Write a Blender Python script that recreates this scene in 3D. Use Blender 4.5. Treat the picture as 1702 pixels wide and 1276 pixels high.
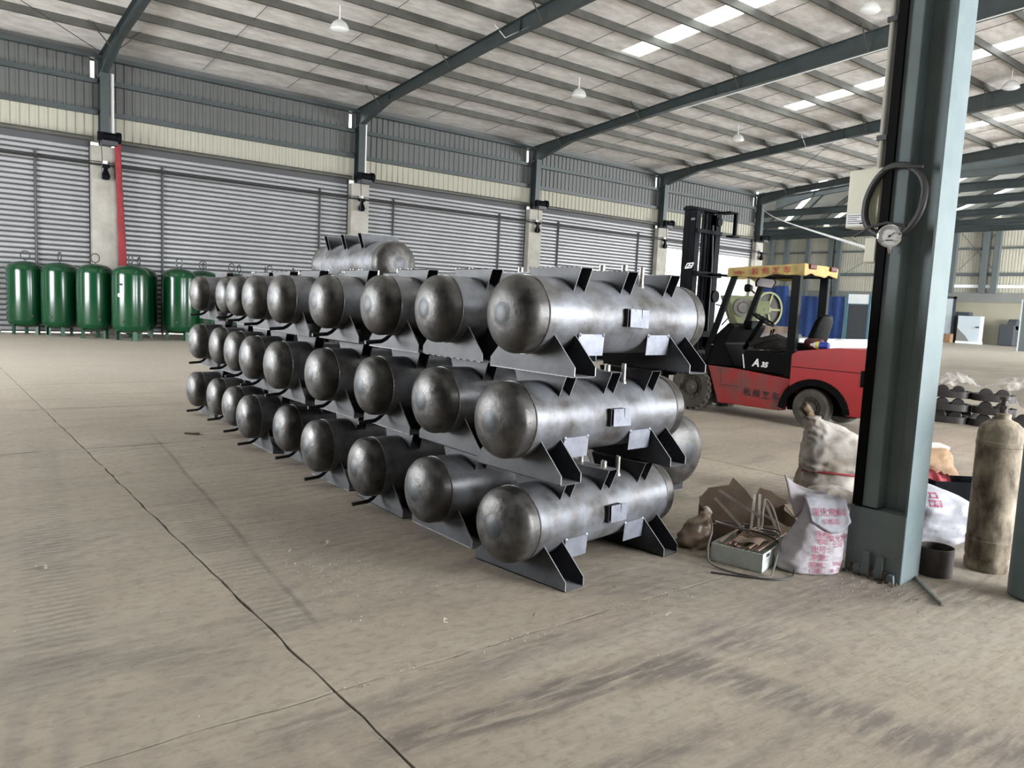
import bpy, bmesh, math, random
from mathutils import Vector, Matrix, noise
from mathutils.bvhtree import BVHTree

random.seed(7)
PI = math.pi
scene = bpy.context.scene
for o in list(bpy.data.objects):
    bpy.data.objects.remove(o)

# ------------------------------------------------------------------ camera, sky, light, exposure
# world axes: +X runs along the shutter wall, +Y points at the shutter wall, +Z up, metres
YAW, PITCH, ROLL, FPX = math.radians(51.624), math.radians(5.954), math.radians(2.688), 1276.26
cy, sy, cp, sp = math.cos(YAW), math.sin(YAW), math.cos(PITCH), math.sin(PITCH)
fwd = Vector((cy * cp, sy * cp, -sp))
rgt = Vector((sy, -cy, 0))
upv = rgt.cross(fwd)
cr, sr = math.cos(ROLL), math.sin(ROLL)
r2 = cr * rgt + sr * upv
u2 = -sr * rgt + cr * upv
cam_data = bpy.data.cameras.new('camera')
cam = bpy.data.objects.new('camera', cam_data)
scene.collection.objects.link(cam)
cam.matrix_world = Matrix(((r2.x, u2.x, -fwd.x, 0), (r2.y, u2.y, -fwd.y, 0), (r2.z, u2.z, -fwd.z, 1.55), (0, 0, 0, 1)))
cam_data.sensor_fit = 'HORIZONTAL'
cam_data.sensor_width = 36
cam_data.lens = 36 * FPX / 1702
cam_data.clip_start, cam_data.clip_end = 0.05, 600
scene.camera = cam

world = bpy.data.worlds.new('overcast_sky')
scene.world = world
world.use_nodes = True
bg = world.node_tree.nodes['Background']
bg.inputs[0].default_value = (0.95, 0.98, 1.0, 1)
bg.inputs[1].default_value = 2.4

scene.view_settings.view_transform = 'Standard'
scene.view_settings.look = 'None'
scene.view_settings.gamma = 1
scene.view_settings.use_curve_mapping = False
scene.view_settings.exposure = 1.72
scene.cycles.use_denoising = True
scene.cycles.max_bounces = 10
scene.cycles.diffuse_bounces = 5
scene.cycles.glossy_bounces = 4
scene.cycles.transmission_bounces = 6
scene.cycles.sample_clamp_indirect = 8


def door_or_fill_light(name, loc, rot, sx, sz, power, col=(0.94, 0.97, 1.0)):
    """area lamp: daylight at a big open shutter doorway, also the added far hall fill"""
    d = bpy.data.lights.new(name, 'AREA')
    d.shape, d.size, d.size_y, d.energy, d.color = 'RECTANGLE', sx, sz, power, col
    ob = bpy.data.objects.new(name, d)
    ob.location, ob.rotation_euler = loc, rot
    scene.collection.objects.link(ob)
    return ob


door_or_fill_light('daylight_right_doors', (9.2, -6.6, 2.9), (math.radians(90), 0, 0), 6.0, 5.2, 800)
door_or_fill_light('daylight_right_doors_far', (18.6, -6.6, 2.9), (math.radians(90), 0, 0), 5.6, 5.2, 900)
door_or_fill_light('daylight_back_door', (-8.7, 17.0, 3.0), (math.radians(90), 0, math.radians(-90)), 8.0, 5.4, 1150)
door_or_fill_light('far_hall_fill', (56.0, -5.5, 3.0), (math.radians(90), 0, 0), 22.0, 5.4, 7000)  # added lamp with no doorway around it, brightens the far hall roof

# ------------------------------------------------------------------ materials
MATS = {}


def mat(name, col, rough=0.6, metal=0.0, var=0.0, vscale=4.0, bump=0.0, bscale=40.0, col2=None, spec=0.5, emit=None, coat=0.0,
        trans=0.0, alpha=1.0, objvar=0.0, stretch=None, ramp=(0.35, 0.65), rvar=0.0):
    m = bpy.data.materials.new(name)
    m.use_nodes = True
    nt = m.node_tree
    N, L = nt.nodes, nt.links
    b = N['Principled BSDF']
    b.inputs['Base Color'].default_value = (*col, 1)
    b.inputs['Roughness'].default_value = rough
    b.inputs['Metallic'].default_value = metal
    b.inputs['Specular IOR Level'].default_value = spec
    b.inputs['Coat Weight'].default_value = coat
    b.inputs['Coat Roughness'].default_value = 0.08
    b.inputs['Transmission Weight'].default_value = trans
    b.inputs['Alpha'].default_value = alpha
    if emit:
        b.inputs['Emission Color'].default_value = (*emit[0], 1)
        b.inputs['Emission Strength'].default_value = emit[1]
    tc = N.new('ShaderNodeTexCoord')
    src = tc.outputs['Object']
    if stretch:
        mp = N.new('ShaderNodeMapping')
        mp.inputs['Scale'].default_value = stretch
        L.new(src, mp.inputs['Vector'])
        src = mp.outputs['Vector']
    if objvar:
        oi = N.new('ShaderNodeObjectInfo')
        ad = N.new('ShaderNodeVectorMath')
        ad.operation = 'ADD'
        ml = N.new('ShaderNodeVectorMath')
        ml.operation = 'SCALE'
        ml.inputs['Scale'].default_value = 37.0
        cb = N.new('ShaderNodeCombineXYZ')
        for i in range(3):
            L.new(oi.outputs['Random'], cb.inputs[i])
        L.new(cb.outputs[0], ml.inputs[0])
        L.new(src, ad.inputs[0])
        L.new(ml.outputs[0], ad.inputs[1])
        src = ad.outputs[0]
    if var or col2:
        nz = N.new('ShaderNodeTexNoise')
        nz.inputs['Scale'].default_value = vscale
        nz.inputs['Detail'].default_value = 6
        nz.inputs['Roughness'].default_value = 0.62
        L.new(src, nz.inputs['Vector'])
        rp = N.new('ShaderNodeValToRGB')
        rp.color_ramp.elements[0].position, rp.color_ramp.elements[1].position = ramp
        c2 = col2 or tuple(min(1, c * (1 + var)) for c in col)
        c1 = col if col2 else tuple(c * (1 - var) for c in col)
        rp.color_ramp.elements[0].color = (*c1, 1)
        rp.color_ramp.elements[1].color = (*c2, 1)
        L.new(nz.outputs['Fac'], rp.inputs['Fac'])
        L.new(rp.outputs['Color'], b.inputs['Base Color'])
        if rvar:
            mr = N.new('ShaderNodeMapRange')
            mr.inputs['From Min'].default_value, mr.inputs['From Max'].default_value = 0.3, 0.7
            mr.inputs['To Min'].default_value, mr.inputs['To Max'].default_value = rough - rvar, rough + rvar
            L.new(nz.outputs['Fac'], mr.inputs['Value'])
            L.new(mr.outputs[0], b.inputs['Roughness'])
    if bump:
        nb = N.new('ShaderNodeTexNoise')
        nb.inputs['Scale'].default_value = bscale
        nb.inputs['Detail'].default_value = 4
        L.new(src, nb.inputs['Vector'])
        bp = N.new('ShaderNodeBump')
        bp.inputs['Strength'].default_value = bump
        bp.inputs['Distance'].default_value = 0.02
        L.new(nb.outputs['Fac'], bp.inputs['Height'])
        L.new(bp.outputs['Normal'], b.inputs['Normal'])
    MATS[name] = m
    return m


def translucent_mat(name, col, k=0.7):
    """thin fibreglass sheet: daylight comes through from outside"""
    m = bpy.data.materials.new(name)
    m.use_nodes = True
    N, L = m.node_tree.nodes, m.node_tree.links
    N.remove(N['Principled BSDF'])
    d, t, x = N.new('ShaderNodeBsdfDiffuse'), N.new('ShaderNodeBsdfTranslucent'), N.new('ShaderNodeMixShader')
    d.inputs[0].default_value = (*col, 1)
    t.inputs[0].default_value = (*col, 1)
    x.inputs[0].default_value = k
    L.new(d.outputs[0], x.inputs[1])
    L.new(t.outputs[0], x.inputs[2])
    L.new(x.outputs[0], N['Material Output'].inputs[0])
    MATS[name] = m
    return m


mat('shell_steel', (0.080, 0.073, 0.069), 0.40, 0.35, col2=(0.205, 0.215, 0.238), vscale=5.5, bump=0.12, bscale=14, objvar=1, ramp=(0.33, 0.66), rvar=0.10)
mat('head_steel', (0.034, 0.031, 0.029), 0.42, 0.45, col2=(0.108, 0.104, 0.100), vscale=8.0, bump=0.16, bscale=22, objvar=1, ramp=(0.34, 0.70), rvar=0.12)
mat('head_spot', (0.048, 0.052, 0.056), 0.46, 0.5, var=0.3, vscale=14, objvar=1)
mat('weld_bead', (0.20, 0.19, 0.18), 0.4, 0.8, var=0.3, vscale=40)
mat('plate_steel', (0.017, 0.018, 0.021), 0.5, 0.25, col2=(0.042, 0.044, 0.049), vscale=5, objvar=1, bump=0.03)
mat('plate_edge', (0.27, 0.27, 0.28), 0.5, 0.4)
mat('pad_plate', (0.215, 0.225, 0.265), 0.42, 0.35, var=0.18, vscale=14, objvar=1)
mat('black_pipe', (0.012, 0.012, 0.013), 0.5)
mat('bright_steel', (0.42, 0.40, 0.37), 0.4, 0.85, var=0.2, vscale=20)
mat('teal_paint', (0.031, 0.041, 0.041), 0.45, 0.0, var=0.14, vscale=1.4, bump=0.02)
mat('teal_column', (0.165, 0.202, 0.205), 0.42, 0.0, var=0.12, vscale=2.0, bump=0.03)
mat('purlin_steel', (0.068, 0.066, 0.057), 0.6, 0.2, var=0.25, vscale=0.9)
mat('ceiling_foil', (0.43, 0.405, 0.375), 0.7, 0.0, col2=(0.66, 0.635, 0.60), vscale=2.4, bump=0.75, bscale=3.2, ramp=(0.30, 0.66), stretch=(0.7, 1.6, 1))
mat('clad_grey', (0.088, 0.090, 0.086), 0.55, 0.1, var=0.10, vscale=0.7)
mat('clad_cream', (0.52, 0.50, 0.43), 0.6, 0.0, var=0.08, vscale=0.6)
translucent_mat('clad_translucent', (0.33, 0.32, 0.265), 0.05)
translucent_mat('skylight_sheet', (0.93, 0.95, 0.93), 0.95)
mat('shutter_slat', (0.27, 0.27, 0.274), 0.45, 0.25, var=0.10, vscale=0.5)
mat('dark_tube', (0.035, 0.035, 0.038), 0.5, 0.2)
mat('concrete_pier', (0.30, 0.285, 0.25), 0.85, 0.0, var=0.16, vscale=1.8, bump=0.12, bscale=12)
mat('red_paint', (0.19, 0.010, 0.015), 0.7, 0.0, var=0.2, vscale=5)
mat('white_plastic', (0.72, 0.73, 0.72), 0.5)
mat('cream_box', (0.62, 0.60, 0.48), 0.5, 0.0, var=0.06, vscale=4)
mat('label_white', (0.80, 0.80, 0.80), 0.6)
mat('ink_dark', (0.03, 0.03, 0.035), 0.7)
mat('green_gloss', (0.0025, 0.038, 0.0125), 0.20, 0.0, var=0.10, vscale=2, coat=0.15, spec=0.4)
mat('green_dark', (0.004, 0.045, 0.016), 0.4)
mat('ring_steel', (0.07, 0.075, 0.07), 0.5, 0.6)
mat('brass', (0.5, 0.55, 0.42), 0.35, 0.4)
mat('rubber', (0.062, 0.056, 0.048), 0.85, 0.0, var=0.3, vscale=7, bump=0.15)
mat('wheel_rim', (0.085, 0.075, 0.065), 0.7, 0.3, var=0.3, vscale=9)
mat('forklift_red', (0.36, 0.010, 0.014), 0.42, 0.0, col2=(0.25, 0.018, 0.018), vscale=3.5, coat=0.15, ramp=(0.45, 0.8))
mat('forklift_red_dusty', (0.30, 0.014, 0.016), 0.6, 0.0, col2=(0.15, 0.058, 0.045), vscale=3.0, ramp=(0.42, 0.70))
mat('forklift_black', (0.004, 0.0043, 0.0043), 0.5, 0.0, var=0.3, vscale=4, spec=0.05)
mat('mast_black', (0.0045, 0.005, 0.0065), 0.55, 0.0, spec=0.04, var=0.4, vscale=5)
mat('post_dark', (0.005, 0.0065, 0.006), 0.5, spec=0.05)
mat('canvas_yellow', (0.38, 0.275, 0.085), 0.75, 0.0, col2=(0.24, 0.17, 0.065), vscale=7, bump=0.2, bscale=18)
mat('tail_red', (0.06, 0.010, 0.010), 0.5, spec=0.2)
mat('letter_red', (0.30, 0.05, 0.03), 0.7)
mat('letter_white', (0.85, 0.85, 0.85), 0.5)
mat('letter_black', (0.03, 0.02, 0.02), 0.6)
mat('chrome', (0.7, 0.7, 0.7), 0.15, 1.0)
mat('grey_glass', (0.25, 0.24, 0.26), 0.12, 0.6)
mat('sack_white', (0.44, 0.41, 0.44), 0.65, 0.0, var=0.10, vscale=5, bump=0.45, bscale=9)
mat('sack_clean', (0.35, 0.35, 0.39), 0.6, 0.0, var=0.07, vscale=6, bump=0.45, bscale=9)
mat('sack_brown', (0.20, 0.165, 0.13), 0.85, 0.0, spec=0.15, col2=(0.42, 0.395, 0.37), vscale=3.5, bump=0.5, bscale=8)
mat('paper_brown', (0.16, 0.09, 0.048), 0.75, 0.0, col2=(0.30, 0.19, 0.105), vscale=6, bump=0.5, bscale=10)
mat('print_pink', (0.40, 0.085, 0.15), 0.7)
mat('cardboard', (0.15, 0.105, 0.075), 0.85, 0.0, col2=(0.24, 0.175, 0.125), vscale=5, bump=0.1)
mat('carton_white', (0.56, 0.62, 0.56), 0.7, 0.0, col2=(0.34, 0.37, 0.33), vscale=5, ramp=(0.45, 0.75))
mat('strap_grey', (0.42, 0.38, 0.34), 0.6, 0.1, var=0.2, vscale=10)
mat('rod_copper', (0.32, 0.22, 0.17), 0.5, 0.5, var=0.3, vscale=30)
mat('cable_grey', (0.13, 0.12, 0.11), 0.6)
mat('hose_black', (0.028, 0.026, 0.025), 0.55)
mat('pot_brown', (0.060, 0.050, 0.046), 0.65, 0.3, var=0.3, vscale=8)
mat('rust_cream', (0.075, 0.055, 0.035), 0.75, 0.1, col2=(0.36, 0.30, 0.22), vscale=9, bump=0.15, bscale=30, ramp=(0.38, 0.66), stretch=(1, 1, 0.55))
mat('teal_cylinder', (0.13, 0.17, 0.175), 0.45, 0.0, var=0.12, vscale=4)
mat('cast_iron', (0.012, 0.0115, 0.012), 0.5, 0.2, col2=(0.034, 0.030, 0.027), vscale=6, bump=0.1)
mat('plastic_film', (0.50, 0.48, 0.45), 0.22, 0.0, var=0.15, vscale=7, alpha=0.42, bump=0.6, bscale=10)
mat('press_green', (0.075, 0.085, 0.036), 0.7, 0.0, var=0.25, vscale=2)
mat('press_dark', (0.05, 0.045, 0.04), 0.6, 0.3, var=0.4, vscale=4)
mat('scrap_wood', (0.055, 0.038, 0.030), 0.9, 0.0, spec=0.1, col2=(0.13, 0.10, 0.075), vscale=5)
mat('tarp_blue', (0.012, 0.042, 0.165), 0.75, 0.0, var=0.12, vscale=0.9, bump=0.2, bscale=1.4)
mat('white_panel', (0.80, 0.82, 0.84), 0.5, 0.0, var=0.05, vscale=1)
mat('pale_blue_panel', (0.50, 0.56, 0.60), 0.5, 0.0, var=0.06, vscale=0.5)
mat('door_dark', (0.045, 0.05, 0.058), 0.5)
mat('frame_teal', (0.07, 0.17, 0.22), 0.5)
mat('far_cream', (0.46, 0.44, 0.36), 0.7, 0.0, var=0.08, vscale=0.4)
mat('far_olive', (0.30, 0.28, 0.21), 0.7, 0.0, var=0.08, vscale=0.3)
mat('far_grey', (0.20, 0.20, 0.19), 0.7, 0.0, var=0.1, vscale=0.4)
mat('far_column', (0.10, 0.115, 0.115), 0.5)
mat('cyan_sheet', (0.30, 0.62, 0.66), 0.4)
mat('chip_pale', (0.42, 0.38, 0.31), 0.8)
mat('chip_dark', (0.09, 0.07, 0.055), 0.8)
mat('apron_concrete', (0.55, 0.53, 0.50), 0.9, var=0.08, vscale=0.3)
mat('joint_dirt', (0.10, 0.085, 0.065), 0.95, 0.0, var=0.3, vscale=9)
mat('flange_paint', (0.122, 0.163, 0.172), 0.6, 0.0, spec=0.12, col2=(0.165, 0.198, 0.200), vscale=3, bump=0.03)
mat('conduit_grey', (0.30, 0.28, 0.24), 0.5)
mat('plastic_brown', (0.30, 0.22, 0.16), 0.3, 0.0, var=0.3, vscale=9, alpha=0.75, bump=0.5, bscale=12)
mat('slat_gap', (0.055, 0.055, 0.058), 0.7)
mat('flange_shade', (0.004, 0.004, 0.004), 0.8, spec=0.1)
mat('yard_wall', (0.80, 0.81, 0.82), 0.7)
mat('far_ceiling', (0.66, 0.68, 0.66), 0.7, var=0.1, vscale=0.4)
mat('cloth_dark', (0.020, 0.019, 0.018), 0.95, spec=0.1)
mat('press_rim', (0.16, 0.175, 0.085), 0.6)
mat('neck_brown', (0.05, 0.035, 0.022), 0.9, 0.0, spec=0.1, col2=(0.13, 0.095, 0.065), vscale=12)
mat('maroon', (0.085, 0.022, 0.024), 0.8)
mat('label_blue', (0.015, 0.04, 0.30), 0.35)
mat('label_yellow', (0.62, 0.58, 0.10), 0.4)
mat('bulb_glass', (0.62, 0.62, 0.60), 0.25, 0.0, coat=0.3)


def floor_material():
    m = bpy.data.materials.new('dusty_concrete')
    m.use_nodes = True
    N, L = m.node_tree.nodes, m.node_tree.links
    b = N['Principled BSDF']
    geo = N.new('ShaderNodeNewGeometry')
    pos = geo.outputs['Position']

    def mapping(scale, rot=0.0, src=pos):
        mp = N.new('ShaderNodeMapping')
        mp.inputs['Scale'].default_value = scale
        mp.inputs['Rotation'].default_value = (0, 0, rot)
        L.new(src, mp.inputs['Vector'])
        return mp.outputs['Vector']

    def nz(vec, s, det=5, dist=0.0, rough=0.6):
        n = N.new('ShaderNodeTexNoise')
        n.inputs['Scale'].default_value = s
        n.inputs['Detail'].default_value = det
        n.inputs['Distortion'].default_value = dist
        n.inputs['Roughness'].default_value = rough
        L.new(vec, n.inputs['Vector'])
        return n.outputs['Fac']

    def ramp(fac, a, z, v0=0.0, v1=1.0):
        r = N.new('ShaderNodeMapRange')
        r.interpolation_type = 'SMOOTHSTEP'
        r.inputs['From Min'].default_value, r.inputs['From Max'].default_value = a, z
        r.inputs['To Min'].default_value, r.inputs['To Max'].default_value = v0, v1
        L.new(fac, r.inputs['Value'])
        return r.outputs[0]

    def mix(fac, a, c, typ='MIX'):
        x = N.new('ShaderNodeMix')
        x.data_type = 'RGBA'
        x.blend_type = typ
        if isinstance(fac, float):
            x.inputs[0].default_value = fac
        else:
            L.new(fac, x.inputs[0])
        for i, v in ((6, a), (7, c)):
            if isinstance(v, tuple):
                x.inputs[i].default_value = (*v, 1)
            else:
                L.new(v, x.inputs[i])
        return x.outputs[2]

    def mul(a, c):
        x = N.new('ShaderNodeMath')
        x.operation = 'MULTIPLY'
        for i, v in ((0, a), (1, c)):
            if isinstance(v, float):
                x.inputs[i].default_value = v
            else:
                L.new(v, x.inputs[i])
        return x.outputs[0]

    def band(co, c, w, soft):
        s = N.new('ShaderNodeMath'); s.operation = 'SUBTRACT'; L.new(co, s.inputs[0]); s.inputs[1].default_value = c
        a = N.new('ShaderNodeMath'); a.operation = 'ABSOLUTE'; L.new(s.outputs[0], a.inputs[0])
        return ramp(a.outputs[0], w, w + soft, 1.0, 0.0)

    def pos_y():
        s = N.new('ShaderNodeSeparateXYZ')
        L.new(pos, s.inputs[0])
        return s.outputs['Y']

    col = mix(ramp(nz(mapping((1, 1, 1)), 0.35, 6, 0.6), 0.30, 0.70), (0.285, 0.240, 0.190), (0.385, 0.334, 0.268))
    # dusty sweepings: long streaks along the hall, curling where a broom or a tyre turned
    sw = mix(ramp(nz(mapping((0.32, 2.6, 1), math.radians(8)), 1.1, 6, 1.2), 0.46, 0.74, 0.0, 0.55), col, (0.180, 0.157, 0.136))
    sw = mix(mul(ramp(nz(mapping((0.8, 5.5, 1), math.radians(-22)), 1.4, 5, 0.8), 0.50, 0.74), 0.45), sw, (0.335, 0.305, 0.255))
    curl = N.new('ShaderNodeTexWave')
    curl.wave_type, curl.rings_direction = 'RINGS', 'Z'
    curl.inputs['Scale'].default_value = 2.3
    curl.inputs['Distortion'].default_value = 5.0
    curl.inputs['Detail'].default_value = 3
    curl.inputs['Detail Scale'].default_value = 0.7
    mc = N.new('ShaderNodeMapping')
    mc.inputs['Location'].default_value = (-2.7, -2.3, 0)
    L.new(pos, mc.inputs['Vector'])
    L.new(mc.outputs['Vector'], curl.inputs['Vector'])
    near = ramp(nz(mapping((1, 1, 1)), 0.55, 2), 0.45, 0.6)
    sw = mix(mul(mul(ramp(curl.outputs['Fac'], 0.3, 0.9), near), 0.35), sw, (0.20, 0.175, 0.155))
    # rubbed dark tyre sweeps and oily patches
    sw = mix(mul(ramp(nz(mapping((0.5, 1.1, 1), math.radians(30)), 0.8, 5, 1.6), 0.57, 0.76), 0.55), sw, (0.155, 0.135, 0.120))
    sw = mix(mul(ramp(nz(mapping((1, 1, 1)), 1.7, 6, 0.3), 0.56, 0.75), 0.45), sw, (0.40, 0.37, 0.315))
    # rubbed dark bands where the forklift turns, and paler swept ground
    def seg(x0, y0, x1, y1, w, soft):
        """closeness to a line on the floor"""
        dx, dy = x1 - x0, y1 - y0
        ln = math.hypot(dx, dy)
        mp = N.new('ShaderNodeMapping')
        mp.vector_type = 'TEXTURE'
        mp.inputs['Location'].default_value = ((x0 + x1) / 2, (y0 + y1) / 2, 0)
        mp.inputs['Rotation'].default_value = (0, 0, math.atan2(dy, dx))
        L.new(warp, mp.inputs['Vector'])
        s = N.new('ShaderNodeSeparateXYZ')
        L.new(mp.outputs['Vector'], s.inputs[0])
        return mul(band(s.outputs['X'], 0.0, ln / 2 - soft, soft * 2.2), band(s.outputs['Y'], 0.0, w, soft))
    wn = N.new('ShaderNodeTexNoise'); wn.inputs['Scale'].default_value = 1.6; wn.inputs['Detail'].default_value = 3
    L.new(pos, wn.inputs['Vector'])
    wsub = N.new('ShaderNodeVectorMath'); wsub.operation = 'SUBTRACT'
    L.new(wn.outputs['Color'], wsub.inputs[0]); wsub.inputs[1].default_value = (0.5, 0.5, 0.5)
    wsc = N.new('ShaderNodeVectorMath'); wsc.operation = 'SCALE'; wsc.inputs['Scale'].default_value = 0.22
    L.new(wsub.outputs[0], wsc.inputs[0])
    wad = N.new('ShaderNodeVectorMath'); wad.operation = 'ADD'
    L.new(pos, wad.inputs[0]); L.new(wsc.outputs[0], wad.inputs[1])
    warp = wad.outputs[0]
    fine = ramp(nz(mapping((1.2, 9.0, 1), math.radians(6)), 2.6, 5, 0.5), 0.30, 0.62)
    for (x0, y0, x1, y1, w, soft, k, c) in ((1.25, 2.25, 2.75, 2.06, 0.04, 0.12, 0.95, (0.135, 0.115, 0.100)), (2.65, 2.10, 2.95, 1.15, 0.06, 0.16, 0.85, (0.145, 0.125, 0.110)),
                                            (0.9, 2.50, 2.5, 2.52, 0.03, 0.10, 0.60, (0.150, 0.130, 0.114)), (2.9, 2.25, 3.3, 1.85, 0.06, 0.20, 0.75, (0.150, 0.128, 0.118)),
                                            (1.0, 1.75, 2.3, 1.62, 0.02, 0.10, 0.8, (0.140, 0.120, 0.105)), (0.0, 3.6, 1.15, 3.15, 0.02, 0.14, 0.50, (0.140, 0.122, 0.106)),
                                            (1.9, 2.36, 3.0, 2.34, 0.04, 0.10, 0.65, (0.365, 0.325, 0.265)), (1.6, 1.85, 2.6, 1.75, 0.06, 0.12, 0.55, (0.350, 0.310, 0.252)),
                                            (3.5, 1.7, 4.6, 1.35, 0.10, 0.25, 0.45, (0.340, 0.310, 0.262)), (1.6, 5.2, 2.4, 4.0, 0.25, 0.5, 0.45, (0.160, 0.138, 0.120)), (2.9, 1.2, 3.5, 0.6, 0.06, 0.18, 0.8, (0.14, 0.12, 0.106)), (4.3, 2.1, 4.9, 1.6, 0.10, 0.2, 0.7, (0.13, 0.112, 0.10)), (3.3, 2.2, 4.4, 2.1, 0.05, 0.2, 0.6, (0.165, 0.14, 0.128))):
        sw = mix(mul(mul(seg(x0, y0, x1, y1, w, soft), fine), k), sw, c)
    lit_far = ramp(pos_y(), 9.0, 17.0)  # floor paler toward the wall: stronger light there, put into the colour
    sw = mix(mul(lit_far, 0.75), sw, (0.43, 0.385, 0.325))
    # two forklift tread tracks running toward the wall
    sx = N.new('ShaderNodeSeparateXYZ')
    wob = N.new('ShaderNodeTexNoise'); wob.inputs['Scale'].default_value = 0.5; L.new(pos, wob.inputs['Vector'])
    L.new(pos, sx.inputs[0])
    tilt = N.new('ShaderNodeMath'); tilt.operation = 'MULTIPLY_ADD'
    L.new(sx.outputs['Y'], tilt.inputs[0]); tilt.inputs[1].default_value = -0.10; L.new(sx.outputs['X'], tilt.inputs[2])
    tm = N.new('ShaderNodeMath'); tm.operation = 'MULTIPLY_ADD'
    L.new(wob.outputs['Fac'], tm.inputs[0]); tm.inputs[1].default_value = 0.10; L.new(tilt.outputs[0], tm.inputs[2])
    lim = mul(ramp(sx.outputs['Y'], 2.9, 3.6), ramp(sx.outputs['Y'], 8.2, 9.4, 1.0, 0.0))
    cleat = N.new('ShaderNodeTexWave'); cleat.bands_direction = 'Y'
    cleat.inputs['Scale'].default_value = 5.2; cleat.inputs['Distortion'].default_value = 2.5
    cleat.inputs['Detail'].default_value = 2; cleat.inputs['Detail Scale'].default_value = 1.5
    L.new(pos, cleat.inputs['Vector'])
    cl = ramp(cleat.outputs['Fac'], 0.35, 0.8)
    brk = ramp(nz(mapping((1, 1, 1)), 2.2, 4), 0.30, 0.58)
    t1 = mul(mul(band(tm.outputs[0], 1.06, 0.10, 0.08), lim), brk)
    t2 = mul(mul(band(tm.outputs[0], 0.16, 0.10, 0.08), lim), brk)
    ta = N.new('ShaderNodeMath'); ta.operation = 'ADD'
    L.new(t1, ta.inputs[0]); L.new(t2, ta.inputs[1])
    tr = ta.outputs[0]
    sw = mix(mul(mul(tr, cl), 0.40), sw, (0.13, 0.112, 0.098))
    line = mul(mul(band(tm.outputs[0], 1.20, 0.006, 0.02), lim), brk)
    sw = mix(mul(line, 0.6), sw, (0.12, 0.10, 0.09))
    mott = nz(mapping((1, 1.7, 1), 0.3), 14, 6, 0.4, 0.7)
    sw = mix(ramp(mott, 0.36, 0.52, 0.30, 0.0), sw, (0.115, 0.098, 0.084))
    sw = mix(ramp(mott, 0.54, 0.70, 0.0, 0.38), sw, (0.40, 0.355, 0.29))
    # fine grit
    grit = ramp(nz(mapping((1, 1, 1)), 95, 2, 0, 0.5), 0.66, 0.74)
    sw = mix(mul(grit, 0.35), sw, (0.47, 0.43, 0.37))
    pits = ramp(nz(mapping((1, 1, 1)), 60, 3, 0, 0.5), 0.30, 0.24)
    sw = mix(mul(pits, 0.45), sw, (0.12, 0.10, 0.09))
    L.new(sw, b.inputs['Base Color'])
    b.inputs['Roughness'].default_value = 0.62
    b.inputs['Specular IOR Level'].default_value = 0.35
    bp = N.new('ShaderNodeBump')
    bp.inputs['Strength'].default_value = 0.55
    bp.inputs['Distance'].default_value = 0.012
    h = N.new('ShaderNodeMath'); h.operation = 'ADD'
    L.new(nz(mapping((0.6, 3.0, 1), math.radians(10)), 5, 7), h.inputs[0])
    L.new(mul(mul(tr, cleat.outputs['Fac']), 0.5), h.inputs[1])
    L.new(h.outputs[0], bp.inputs['Height'])
    L.new(bp.outputs['Normal'], b.inputs['Normal'])
    MATS['dusty_concrete'] = m


floor_material()


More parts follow.
